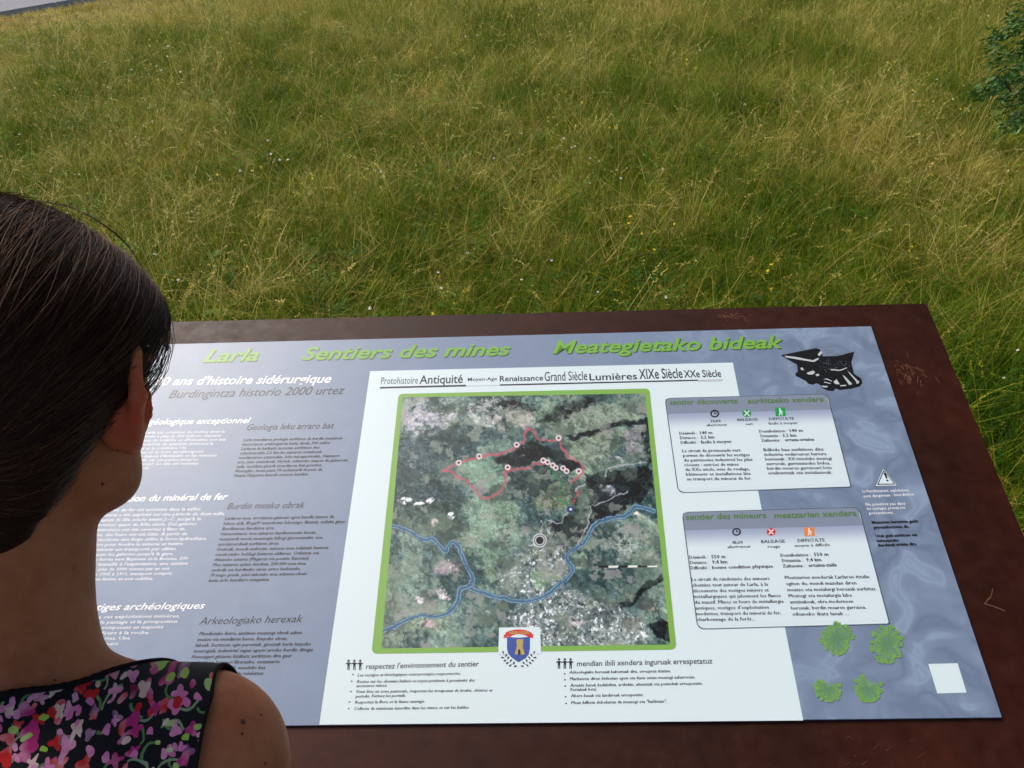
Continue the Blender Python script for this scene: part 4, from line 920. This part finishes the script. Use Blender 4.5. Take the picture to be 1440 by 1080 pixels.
raw = smin(rawhair(gl), fh.D - .004, .012); Dh = -smin(-raw, -hairline(gl), .010)
Dh = smin(Dh, ell(gl, (-.010, -.118, -.030), (.036, .028, .034)), .014)
Dh += .0011 * np.sin(gl[..., 2] * 260 + gl[..., 1] * 170) * np.sin(gl[..., 0] * 210)
VH, QH = surface_nets(Dh.astype(np.float32), fh.ax)
m_hair = mat('dark_brown_hair', srgb(38, 25, 19), .55, .2); hn = noise_tex(m_hair, 50, 3, .6)
L(m_hair, ramp(m_hair, [(.35, srgb(26, 14, 9)), (.7, srgb(58, 34, 21))], hn.outputs[0]).outputs[0], B(m_hair).inputs['Base Color'])
hair = mesh_obj('hair', VH - PO_, QH, m_hair, person, True)
m_str = mat('hair_strands', srgb(52, 34, 25), .45, .3); ta_ = m_str.node_tree.nodes.new('ShaderNodeAttribute'); ta_.attribute_name = 'tone'
L(m_str, ramp(m_str, [(0, srgb(30, 17, 11)), (.5, srgb(78, 47, 29)), (1, srgb(156, 106, 68))], ta_.outputs['Fac']).outputs[0], B(m_str).inputs['Base Color'])
O0 = np.array([0, -.012, .020]); GD = nrm([-.06, -.97, -.42]); NS, NP = 9500, 14
th = rng.uniform(0, 2 * math.pi, NS); phi = rng.uniform(-.25, 1.25, NS)
sd_ = np.stack([np.sin(th) * np.cos(phi), np.cos(th) * np.cos(phi), np.sin(phi)], 1)
fr = rng.random(NS) < .45; sd_[fr, 1] = np.abs(sd_[fr, 1]) * .8 + .1; sd_ /= np.linalg.norm(sd_, axis=1)[:, None]
gd = GD + rng.normal(0, .10, (NS, 3)); gd /= np.linalg.norm(gd, axis=1)[:, None]
om = np.arccos(np.clip((sd_ * gd).sum(1), -1, 1)); tt = np.linspace(0, 1, NP)
dirs = (np.sin((1 - tt)[None] * om[:, None])[..., None] * sd_[:, None] + np.sin(tt[None] * om[:, None])[..., None] * gd[:, None]) / (np.sin(om)[:, None, None] + 1e-6)
# a soft side sweep so that strands bow rather than run straight
sw = rng.normal(0, .06, (NS, 1, 3)) * np.sin(tt * math.pi)[None, :, None]; sw[..., 2] -= .10 * np.sin(tt * math.pi)[None]; dirs = dirs + sw
dirs /= np.linalg.norm(dirs, axis=-1)[..., None]
lo = np.full(dirs.shape[:2], .03); hi = np.full(dirs.shape[:2], .17)
for _ in range(11):
    md = (lo + hi) / 2; dd_ = rawhair(O0 + dirs * md[..., None]); lo = np.where(dd_ < 0, md, lo); hi = np.where(dd_ < 0, hi, md)
lift = (rng.gamma(1.6, .0007, (NS, 1)) + rng.gamma(1.2, .0006, (NS, 1)) * np.sin(tt * math.pi)[None]) - .0004
lift += .0012 * np.sin(tt[None] * rng.uniform(3, 9, (NS, 1)) + rng.uniform(0, 6, (NS, 1)))
PT = O0 + dirs * (lo + lift)[..., None]; okm = hairline(PT) < rng.normal(.0015, .0035, (NS, 1))
paths = []
for i in range(NS):
    k2 = np.where(okm[i])[0]
    if len(k2) > 3: paths.append(HC + PT[i, k2[0]:k2[-1] + 1] @ HR.T)
# flyaways
for i in range(60):
    a = rng.uniform(-.2, 1.4); b2_ = rng.uniform(.3, 1.1)
    j = rng.integers(NS); k2 = np.where(okm[j])[0]
    if len(k2) < 9: continue
    q = PT[j, k2]; o_ = np.sin(np.linspace(0, math.pi, len(q))) * rng.uniform(.002, .008)
    paths.append(HC + (q + dirs[j, k2] * o_[:, None]) @ HR.T)
def spl(pts, n=26):
    pts = np.array(pts, float); t = np.linspace(0, len(pts) - 1, n); out = []
    for u in t:
        i = min(int(u), len(pts) - 2); f = u - i; p0, p1, p2, p3 = pts[max(i - 1, 0)], pts[i], pts[i + 1], pts[min(i + 2, len(pts) - 1)]
        out.append(.5 * ((2 * p1) + (-p0 + p2) * f + (2 * p0 - 5 * p1 + 4 * p2 - p3) * f * f + (-p0 + 3 * p1 - 3 * p2 + p3) * f ** 3))
    return np.array(out)
nmain = len(paths)
for r_ in range(14):                            # loose curls above the ear
    j = rng.normal(0, 2.2, 2); dz = rng.normal(0, .004)
    paths.append(spl([at_depth(x + j[0] * .7, y + j[1], .600 + dz) for x, y in [(178, 385), (203, 394), (222, 412), (234, 432), (238, 452), (234, 467), (224, 473), (213, 470)]]))
for r_ in range(6):
    j = rng.normal(0, 1.4, 2); dz = rng.normal(0, .004)
    paths.append(spl([at_depth(x + j[0], y + j[1], .598 + dz) for x, y in [(190, 430), (208, 440), (220, 454), (222, 470), (216, 480), (209, 482)]]))
for r_ in range(3):
    j = rng.normal(0, 1.5, 2)
    paths.append(spl([at_depth(x + j[0], y + j[1], .575) for x, y in [(48, 282), (98, 291), (140, 312), (175, 340), (198, 372), (212, 402)]]))
hs = tubes('hair_strands', paths, m_str, hair, PO_, [.00021 if i < nmain else .00027 for i in range(len(paths))], 3); hs['kind'] = 'stuff'
tn = []
for i, P in enumerate(paths): tn += [float(np.clip(rng.beta(2, 3.2), 0, 1))] * (3 * len(P))
tq = hs.data.attributes.new('tone', 'FLOAT', 'POINT'); tq.data.foreach_set('value', np.array(tn, np.float32))

# eyes and shoes
m_eye = mat('eye_white', srgb(225, 222, 216), .2); m_iris = mat('iris', srgb(70, 44, 26), .2)
def ball(name, c, r, m, parent, off, sc=(1, 1, 1)):
    bmm = bmesh.new(); bmesh.ops.create_uvsphere(bmm, u_segments=16, v_segments=10, radius=r); me = bpy.data.meshes.new(name); bmm.to_mesh(me); bmm.free(); me.materials.append(m)
    me.polygons.foreach_set('use_smooth', [True] * len(me.polygons)); o = bpy.data.objects.new(name, me); COL.objects.link(o); o.parent = parent; o.location = Vector(np.array(c) - off); o.scale = sc; return o
for s in (-1, 1): ball('eye', HP(s * .030, .0895, .003), .0118, m_eye, body, PO_); ball('iris', HP(s * .030, .0985, .001), .0052, m_iris, body, PO_)
m_shoe = mat('shoe_leather', srgb(40, 32, 30), .5)
for s in (-1, 1):
    fs = Field(np.arange(CX + s * .095 - .07, CX + s * .095 + .07, .005), np.arange(-.03, .30, .005), np.arange(-.01, .12, .005))
    fs.C((CX + s * .086, .04, .04), (CX + s * .105, .215, .032), .040, .036, .02); fs.C((CX + s * .086, .035, .02), (CX + s * .104, .21, .016), .036, .036, .02)
    fs.D = np.maximum(fs.D, (.006 - fs.ax[2])[None, None, :]); fs.D = np.maximum(fs.D, (fs.ax[2] - .075)[None, None, :])
    VS, QS = surface_nets(fs.D, fs.ax); mesh_obj('shoe', VS - PO_, QS, m_shoe, person, True)

# ------------------------------------------------------------------ meadow
m_grass = bpy.data.materials.new('grass_blades'); m_grass.use_nodes = True
gt = m_grass.node_tree; pb = B(m_grass); pb.inputs['Roughness'].default_value = .55; pb.inputs['Specular IOR Level'].default_value = .12
atg = gt.nodes.new('ShaderNodeAttribute'); atg.attribute_name = 'tone'
geo = gt.nodes.new('ShaderNodeNewGeometry'); oi = gt.nodes.new('ShaderNodeObjectInfo')
g1_ = noise_tex(m_grass, .75, 5, .62, .4, vec=geo.outputs['Position']); g2_ = noise_tex(m_grass, 3.2, 4, .6, .3, vec=geo.outputs['Position'])
dry = math_(m_grass, 'ADD', math_(m_grass, 'MULTIPLY', g1_.outputs[0], 1.5), math_(m_grass, 'MULTIPLY_ADD', g2_.outputs[0], .9, -1.2))     # about 0 +- .35
sy_ = gt.nodes.new('ShaderNodeSeparateXYZ'); L(m_grass, geo.outputs['Position'], sy_.inputs[0])
dry = math_(m_grass, 'ADD', dry, math_(m_grass, 'MULTIPLY_ADD', math_(m_grass, 'MINIMUM', sy_.outputs[1], 10.), .03, -.13))      # the far part of the field is drier
tone = math_(m_grass, 'ADD', atg.outputs['Fac'], math_(m_grass, 'MULTIPLY', dry, 1.0))
gr = ramp(m_grass, [(0, srgb(46, 84, 8)), (.3, srgb(86, 122, 14)), (.55, srgb(126, 138, 26)), (.75, srgb(160, 144, 50)), (1, srgb(212, 194, 120))], tone)
vr = math_(m_grass, 'MULTIPLY_ADD', oi.outputs['Random'], .72, .64)
hsv = gt.nodes.new('ShaderNodeHueSaturation'); L(m_grass, gr.outputs[0], hsv.inputs['Color']); L(m_grass, vr, hsv.inputs['Value'])
L(m_grass, hsv.outputs[0], pb.inputs['Base Color'])
tl = gt.nodes.new('ShaderNodeBsdfTranslucent'); L(m_grass, hsv.outputs[0], tl.inputs[0]); ms = gt.nodes.new('ShaderNodeMixShader'); ms.inputs[0].default_value = .32
out = gt.nodes['Material Output']; L(m_grass, pb.outputs[0], ms.inputs[1]); L(m_grass, tl.outputs[0], ms.inputs[2]); L(m_grass, ms.outputs[0], out.inputs[0])
m_petw = mat('white_petals', srgb(226, 224, 210), .7); m_pety = mat('yellow_petals', srgb(232, 206, 36), .7); m_petp = mat('mauve_petals', srgb(170, 140, 160), .7)

class Tuft:
    def __init__(self): self.V, self.F, self.T, self.M = [], [], [], []
    def blade(self, x, y, h, w, lean, az, curve, tone, seg=4, twist=0.0, tip=.15, m=0):
        b0 = len(self.V); px_, pz, a = 0.0, 0.0, lean; dx, dy = math.cos(az), math.sin(az); sx, sy = -dy, dx
        pts = []
        for i in range(seg + 1):
            t = i / seg; pts.append((px_, pz)); px_ += math.sin(a) * h / seg; pz += math.cos(a) * h / seg; a += curve / seg
        for i, (r, z) in enumerate(pts):
            t = i / seg; ww = w * .5 * (1 - (1 - tip) * t ** 1.6); ca, sa = math.cos(twist * t), math.sin(twist * t)
            for s in (-1, 1): self.V.append((x + dx * r + sx * ww * s * ca, y + dy * r + sy * ww * s * ca, max(z + ww * s * sa, .001))); self.T.append(tone + .10 * (t - .5))
        for i in range(seg): a0 = b0 + 2 * i; self.F.append((a0, a0 + 1, a0 + 3, a0 + 2)); self.M.append(m)
        r, z = pts[-1]; return (x + dx * r, y + dy * r, z), a, (dx, dy)
    def leaf(self, c, l, w, az, tilt, tone, m=0):
        b0 = len(self.V); d = Vector((math.cos(az) * math.cos(tilt), math.sin(az) * math.cos(tilt), math.sin(tilt))); s = Vector((-math.sin(az), math.cos(az), 0)); c = Vector(c)
        for p in (c, c + d * l * .45 + s * w * .5, c + d * l, c + d * l * .45 - s * w * .5): self.V.append(tuple(p)); self.T.append(tone)
        self.F.append((b0, b0 + 1, b0 + 2, b0 + 3)); self.M.append(m)
    def build(self, name, mats):
        me = bpy.data.meshes.new(name); me.from_pydata(self.V, [], self.F)
        for m in mats: me.materials.append(m)
        me.polygons.foreach_set('material_index', self.M); a = me.attributes.new('tone', 'FLOAT', 'POINT'); a.data.foreach_set('value', self.T)
        return bpy.data.objects.new(name, me)
R_ = random.Random(21)
def coll(name, objs):
    c = bpy.data.collections.new(name)
    for o in objs: c.objects.link(o)
    return c
MT = [m_grass, m_petw, m_pety, m_petp]
def short_tuft(i):
    t = Tuft()
    for k in range(30):
        a = R_.uniform(0, 6.28); r = .055 * math.sqrt(R_.random())
        t.blade(r * math.cos(a), r * math.sin(a), R_.uniform(.05, .15), R_.uniform(.0014, .0029), R_.uniform(.05, 1.0), R_.uniform(0, 6.28), R_.uniform(-.2, 1.3), R_.choice([.18, .28, .35, .42, .5, .8]) + R_.uniform(-.06, .06), 3)
    return t.build('short_grass_tuft', MT)
def edge_tuft(i):
    t = Tuft()
    for k in range(26):
        a = R_.uniform(0, 6.28); r = .06 * math.sqrt(R_.random())
        t.blade(r * math.cos(a), r * math.sin(a), R_.uniform(.05, .13), R_.uniform(.003, .006), R_.uniform(.2, 1.3), R_.uniform(0, 6.28), R_.uniform(-.2, .9), R_.choice([.4, .75, .85, .95, 1.0]) + R_.uniform(-.06, .06), 3)
    return t.build('roadside_grass_tuft', MT)
def tall_tuft(i):
    t = Tuft(); ax_ = R_.uniform(0, 6.28)
    for k in range(17):
        a = R_.uniform(0, 6.28); r = .04 * math.sqrt(R_.random())
        t.blade(r * math.cos(a), r * math.sin(a), R_.uniform(.14, .34), R_.uniform(.0014, .0027), R_.uniform(0, .5), R_.gauss(ax_, 1.1), R_.uniform(.3, 1.9), R_.choice([.2, .3, .4, .5, .62, .85]) + R_.uniform(-.06, .06), 5, R_.uniform(-1, 1))
    return t.build('tall_grass_tuft', MT)
def straw_tuft(i):
    t = Tuft(); ax_ = R_.uniform(0, 6.28)
    for k in range(5):
        a = R_.uniform(0, 6.28); r = .06 * math.sqrt(R_.random()); h = R_.uniform(.22, .52); tn_ = R_.uniform(.7, 1.0)
        p, ang, d = t.blade(r * math.cos(a), r * math.sin(a), h, R_.uniform(.0011, .0018), R_.uniform(.05, .75), R_.gauss(ax_, .9), R_.uniform(.2, 1.3), tn_, 6, 0, .5)
        az = math.atan2(d[1], d[0])
        for q in range(R_.randint(8, 14)):          # seed head
            s = q / 14 * R_.uniform(.05, .08); c = (p[0] + d[0] * s * math.sin(ang), p[1] + d[1] * s * math.sin(ang), p[2] + s * math.cos(ang))
            t.leaf(c, R_.uniform(.007, .014), .0036, az + R_.uniform(-1.2, 1.2), R_.uniform(-.3, .9), min(1, tn_ + R_.uniform(-.1, .12)))
    return t.build('seeding_grass_tuft', MT)
def matted(i):
    t = Tuft()
    for k in range(12):
        t.blade(R_.uniform(-.07, .07), R_.uniform(-.07, .07), R_.uniform(.12, .3), R_.uniform(.0016, .003), R_.uniform(1.0, 1.45), R_.uniform(0, 6.28), R_.uniform(-.3, .3), R_.uniform(.65, 1.05), 4)
    return t.build('matted_straw_tuft', MT)
def herb(i):
    t = Tuft()
    for k in range(14):
        a = R_.uniform(0, 6.28); r = R_.uniform(.005, .05); c = (r * math.cos(a), r * math.sin(a), R_.uniform(.03, .12))
        for q in range(3): t.leaf(c, R_.uniform(.010, .020), R_.uniform(.007, .013), a + q * 2.1, R_.uniform(-.2, .5), R_.uniform(.05, .32))
    return t.build('leafy_herb_tuft', MT)
def flower(i, mi):
    t = Tuft()
    for k in range(R_.randint(1, 3)):
        a = R_.uniform(0, 6.28); r = R_.uniform(0, .05); p, ang, d = t.blade(r * math.cos(a), r * math.sin(a), R_.uniform(.12, .26), .0014, R_.uniform(0, .4), a, R_.uniform(0, .4), .3, 3, 0, .8)
        rr2 = .0075 if mi == 1 else .007
        for q in range(9): t.leaf((p[0], p[1], p[2] + R_.uniform(-.003, .004)), rr2 * R_.uniform(.8, 1.2), rr2 * .7, q * .698, R_.uniform(-.1, 1.1), .5, mi)
    return t.build('wild_flower', MT)
C_short = coll('short_tufts', [short_tuft(i) for i in range(7)]); C_tall = coll('tall_tufts', [tall_tuft(i) for i in range(7)])
C_straw = coll('straw_tufts', [straw_tuft(i) for i in range(7)]); C_mat = coll('matted_tufts', [matted(i) for i in range(5)])
C_edge = coll('edge_tufts', [edge_tuft(i) for i in range(5)]); C_herb = coll('herb_tufts', [herb(i) for i in range(5)]); C_w = coll('white_flowers', [flower(i, 1) for i in range(3)]); C_y = coll('yellow_flowers', [flower(i, 2) for i in range(3)])
def scatter(name, x0, x1, y0, y1, step, dens_fn, c, dens, s0, s1, seed, zoff=0., tilt=.25):
    nx_, ny_ = int((x1 - x0) / step) + 1, int((y1 - y0) / step) + 1
    V_, F_ = grid(x0, x1, nx_, y0, y1, ny_, lambda x, y: ground_h(x, y) + zoff)
    o = mesh_obj(name, V_, F_, m_soil); a = o.data.attributes.new('dens', 'FLOAT', 'POINT'); a.data.foreach_set('value', [max(0., dens_fn(x, y)) for x, y, z in V_])
    tr = bpy.data.node_groups.new(name, 'GeometryNodeTree'); tr.interface.new_socket('Geometry', in_out='INPUT', socket_type='NodeSocketGeometry'); tr.interface.new_socket('Geometry', in_out='OUTPUT', socket_type='NodeSocketGeometry')
    nn = tr.nodes; gi, go = nn.new('NodeGroupInput'), nn.new('NodeGroupOutput'); lk = tr.links.new
    dp = nn.new('GeometryNodeDistributePointsOnFaces'); at = nn.new('GeometryNodeInputNamedAttribute'); at.data_type = 'FLOAT'; at.inputs['Name'].default_value = 'dens'
    mu = nn.new('ShaderNodeMath'); mu.operation = 'MULTIPLY'; mu.inputs[1].default_value = dens; lk(at.outputs['Attribute'], mu.inputs[0]); lk(gi.outputs[0], dp.inputs['Mesh']); lk(mu.outputs[0], dp.inputs['Density']); dp.inputs['Seed'].default_value = seed
    ci = nn.new('GeometryNodeCollectionInfo'); ci.inputs[0].default_value = c; ci.inputs['Separate Children'].default_value = True; ci.inputs['Reset Children'].default_value = True
    ip = nn.new('GeometryNodeInstanceOnPoints'); ip.inputs['Pick Instance'].default_value = True; lk(dp.outputs['Points'], ip.inputs['Points']); lk(ci.outputs[0], ip.inputs['Instance'])
    rv = nn.new('FunctionNodeRandomValue'); rv.data_type = 'FLOAT_VECTOR'; rv.inputs[0].default_value = (-tilt, -tilt, 0); rv.inputs[1].default_value = (tilt, tilt, 6.283); rv.inputs['Seed'].default_value = seed + 1
    er = nn.new('FunctionNodeEulerToRotation'); lk(rv.outputs[0], er.inputs[0]); lk(er.outputs[0], ip.inputs['Rotation'])
    rs = nn.new('FunctionNodeRandomValue'); rs.data_type = 'FLOAT'; rs.inputs[2].default_value = s0; rs.inputs[3].default_value = s1; rs.inputs['Seed'].default_value = seed + 2; lk(rs.outputs[1], ip.inputs['Scale'])
    lk(ip.outputs[0], go.inputs[0]); md = o.modifiers.new('scatter', 'NODES'); md.node_group = tr; return o
def road_side(x, y):                           # metres this side of the road edge (negative on the road)
    return -((np.array([x, y]) - g0[:2]).dot(rnor))
def near(x, y): return 1. if y > 1.4 else .25
def on_feet(x, y): return 0.15 if (abs(x) < 1.0 and y < 1.0) else 1.
def d_all(x, y):
    r = road_side(x, y); return 0. if r < 1.3 else near(x, y) * on_feet(x, y) * (1. if r > 1.8 else .5)
def patch(x, y, sc, sd, lo_, hi_):
    n = noise.fractal(Vector((x * sc, y * sc, sd)), 1., 2., 3) * .5 + .5; return min(1., max(0., (n - lo_) / (hi_ - lo_)))
def d_edge(x, y):
    r = road_side(x, y); return 0. if r < .03 or r > 2.0 else (1. if r > .2 else .6)
def d_tall(x, y): r = road_side(x, y); return 0. if r < 1.7 else near(x, y) * on_feet(x, y) * (.25 + .9 * patch(x, y, .9, 4, .35, .65)) * min(1, (r - 1.7) * 1.2) * (1.25 if x > .5 else .8)
def d_straw(x, y): r = road_side(x, y); return 0. if r < 1.7 else near(x, y) * on_feet(x, y) * (.2 + patch(x, y, 1.1, 9, .35, .7))
def d_mat(x, y): return d_all(x, y) * (.2 + patch(x, y, 1.6, 14, .4, .7))
def d_flw(x, y): return (0. if road_side(x, y) < .8 or y < 1.5 else 1.) * patch(x, y, 1.3, 19, .5, .75)
BX = (-7.0, 5.6, -1.5, 10.6, .12)
gobs = [(scatter('short_grass', *BX, d_all, C_short, 430, .7, 1.35, 1), 'dense short green grass covering the meadow behind the sign'),
        (scatter('tall_grass', *BX, d_tall, C_tall, 150, .6, 1.15, 11), 'taller green grass blades bending over in the meadow'),
        (scatter('seeding_grass', *BX, d_straw, C_straw, 55, .55, 1.1, 21), 'straw coloured grass stems with seed heads in the meadow'),
        (scatter('matted_straw', *BX, d_mat, C_mat, 150, .6, 1.2, 31, .03), 'dry flattened straw lying among the green grass'),
        (scatter('leafy_herbs', *BX, d_mat, C_herb, 60, .6, 1.3, 41), 'small leafy clover and herbs growing low in the grass'),
        (scatter('white_flowers', *BX, d_flw, C_w, 12, .7, 1.2, 51), 'tiny white clover flowers dotted through the grass'),
        (scatter('yellow_flowers', *BX, d_flw, C_y, 7, .7, 1.2, 61), 'tiny yellow flowers dotted through the grass behind the sign')]
gobs.append((scatter('roadside_grass', -7.5, 0, 7.5, 11.5, .12, d_edge, C_edge, 650, .3, .6, 71), 'very short dry grass strip along the edge of the grey road'))
for o, lb in gobs: tag(o, lb, 'grass' if 'flower' not in o.name else 'wild flowers', kind='stuff')

# ------------------------------------------------------------------ the tree whose crown hangs over the place
TB = np.array([3.3, .2, 0.]); tree = empty('tree', tuple(TB)); tag(tree, 'leafy dark green tree whose low bough hangs into view at the upper right edge', 'tree')
m_bark = mat('bark', rough=.9, spec=.1); bn = noise_tex(m_bark, 12, 6, .7); L(m_bark, ramp(m_bark, [(.3, srgb(52, 44, 36)), (.7, srgb(104, 94, 82))], bn.outputs[0]).outputs[0], B(m_bark).inputs['Base Color']); bump(m_bark, bn.outputs[0], .8, .03)
m_leaf = bpy.data.materials.new('tree_leaves'); m_leaf.use_nodes = True; lb_ = B(m_leaf); lb_.inputs['Roughness'].default_value = .5; lb_.inputs['Specular IOR Level'].default_value = .35
al = m_leaf.node_tree.nodes.new('ShaderNodeAttribute'); al.attribute_name = 'tone'; lr = ramp(m_leaf, [(0, srgb(48, 86, 36)), (.6, srgb(84, 128, 56)), (1, srgb(148, 176, 96))], al.outputs['Fac'])
L(m_leaf, lr.outputs[0], lb_.inputs['Base Color']); t3 = m_leaf.node_tree.nodes.new('ShaderNodeBsdfTranslucent'); L(m_leaf, lr.outputs[0], t3.inputs[0]); m3 = m_leaf.node_tree.nodes.new('ShaderNodeMixShader'); m3.inputs[0].default_value = .22
L(m_leaf, lb_.outputs[0], m3.inputs[1]); L(m_leaf, t3.outputs[0], m3.inputs[2]); L(m_leaf, m3.outputs[0], m_leaf.node_tree.nodes['Material Output'].inputs[0])
CC = np.array([2.5, 1.3, 5.0]); CR_ = np.array([3.1, 3.2, 2.2])
limbs, leafpts = [], []
def limb(a, b_, r0_, r1_, sag=.0, n=9):
    a, b_ = np.array(a, float), np.array(b_, float); t = np.linspace(0, 1, n)[:, None]; P = a + (b_ - a) * t
    P += np.sin(t * math.pi) * np.array([0, 0, sag]) + np.cumsum(rng.normal(0, .03, (n, 3)), 0) * np.sin(t * math.pi); return P
trunk_p = limb(TB + [0, 0, -.1], TB + [-.25, .3, 4.4], 0, 0); 
def taper_tube(name, P, r0_, r1_, parent, sides=10):
    P = np.asarray(P); n = len(P); T = np.gradient(P, axis=0); T /= np.linalg.norm(T, axis=1)[:, None]; A = np.cross(T, [.3, .9, .1]); A /= np.linalg.norm(A, axis=1)[:, None]; Bv = np.cross(T, A)
    r_ = np.linspace(r0_, r1_, n); VV = [tuple(P[i] + r_[i] * (A[i] * math.cos(2 * math.pi * s / sides) + Bv[i] * math.sin(2 * math.pi * s / sides)) - TB) for i in range(n) for s in range(sides)]
    return VV, [(i * sides + s, i * sides + (s + 1) % sides, (i + 1) * sides + (s + 1) % sides, (i + 1) * sides + s) for i in range(n - 1) for s in range(sides)]
VV, FF = taper_tube('trunk', trunk_p, .17, .09, tree, 14); mesh_obj('trunk', VV, FF, m_bark, tree, True)
twv, twf = [], []
def addt(P, r0_, r1_, sides=6):
    global twv, twf
    v3, f3_ = taper_tube('', P, r0_, r1_, None, sides); b0 = len(twv); twv += v3; twf += [tuple(i + b0 for i in f) for f in f3_]
for k2 in range(16):
    st = trunk_p[rng.integers(4, 9)]; d = rng.normal(0, 1, 3); d[2] = abs(d[2]) * .5; d = nrm(d); e = CC + d * CR_ * rng.uniform(.6, .9); P = limb(st, e, 0, 0, .3); addt(P, .05, .012)
    for q in range(7):
        s_i = P[rng.integers(3, 9)]; e2 = s_i + nrm(rng.normal(0, 1, 3)) * rng.uniform(.5, 1.1); P2 = limb(s_i, e2, 0, 0, .1, 6); addt(P2, .014, .004, 5)
# crown clusters
cl = []
while len(cl) < 330:
    d = rng.uniform(-1, 1, 3)
    if np.linalg.norm(d) > 1 or np.linalg.norm(d) < .35: continue
    p = CC + d * CR_
    if p[2] < 2.6: continue
    cl.append((p, rng.uniform(.28, .5), 150))
while len(cl) < 560:
    d = rng.uniform(-1, 1, 3)
    if .35 < np.linalg.norm(d) < 1: cl.append((np.array([4.2, 4.2, 4.4]) + d * [2.5, 2.9, 1.7], rng.uniform(.28, .5), 150))
# the low bough
B0 = at_depth(1700, 60, 3.7); bough = limb(trunk_p[3], B0, 0, 0, .45); addt(bough, .045, .02)
tips = [((1392, 58), (1448, 22)), ((1400, 84), (1460, 60)), ((1380, 130), (1450, 108)), ((1405, 112), (1470, 88)), ((1415, 180), (1475, 150)), ((1425, 30), (1490, 0)), ((1408, 146), (1465, 128)), ((1430, 165), (1500, 120)), ((1440, 100), (1500, 70))]
bl = []
for (tx, ty), (mx_, my_) in tips:
    dpt = 3.6 + rng.uniform(-.25, .25); q = at_depth(mx_ + 30, my_ - 10, dpt); p = at_depth(tx, ty, dpt + rng.uniform(-.1, .1)); P = np.concatenate([limb(B0, q, 0, 0, .06, 6)[:-1], limb(q, p, 0, 0, .02, 7)]); addt(P, .010, .002, 5)
    for s in np.linspace(.55, 1, 14): bl.append((B0 + (q - B0) * s + rng.normal(0, .022, 3), nrm(q - B0)))
    for s in np.linspace(0, 1, 44):
        c_ = q + (p - q) * s; bl.append((c_ + rng.normal(0, .016, 3), nrm(p - q)))
LVs, LFs, LT = [], [], []
def leaf_quad(c, d, l, w_, tn_):
    b0 = len(LVs); s = nrm(np.cross(d, rng.normal(0, 1, 3))); LVs.extend([c, c + d * l * .45 + s * w_ * .5, c + d * l, c + d * l * .45 - s * w_ * .5]); LFs.append((b0, b0 + 1, b0 + 2, b0 + 3)); LT.extend([tn_] * 4)
for p, r_, n in cl:
    base = rng.uniform(0, .5)
    for i in range(n):
        c = p + nrm(rng.normal(0, 1, 3)) * r_ * rng.random() ** .4; leaf_quad(c, nrm(rng.normal(0, 1, 3) + [0, 0, -.2]), rng.uniform(.08, .14), rng.uniform(.045, .08), base + rng.uniform(0, .5))
mesh_obj('crown', np.array(LVs) - TB, LFs, m_leaf, tree); cr = bpy.data.objects['crown']; cr['kind'] = 'stuff'; a = cr.data.attributes.new('tone', 'FLOAT', 'POINT'); a.data.foreach_set('value', np.array(LT, np.float32))
LVs, LFs, LT = [], [], []
for c_, d in bl:
    for i in range(6): leaf_quad(c_ + rng.normal(0, .018, 3), nrm(d + rng.normal(0, .6, 3)), rng.uniform(.020, .042), rng.uniform(.008, .014), rng.beta(1.6, 3))
for i in range(26):                             # foliage mass just outside the frame
    p = at_depth(rng.uniform(1500, 1660), rng.uniform(-60, 190), 3.6 + rng.uniform(-.3, .3))
    for q in range(120): leaf_quad(p + rng.normal(0, .07, 3), nrm(rng.normal(0, 1, 3)), rng.uniform(.02, .045), rng.uniform(.008, .015), rng.beta(1.6, 3))
bo = mesh_obj('low_bough_foliage', np.array(LVs) - TB, LFs, m_leaf, tree); bo['kind'] = 'stuff'; a = bo.data.attributes.new('tone', 'FLOAT', 'POINT'); a.data.foreach_set('value', np.array(LT, np.float32))
mesh_obj('branches', twv, twf, m_bark, tree, True)['kind'] = 'stuff'
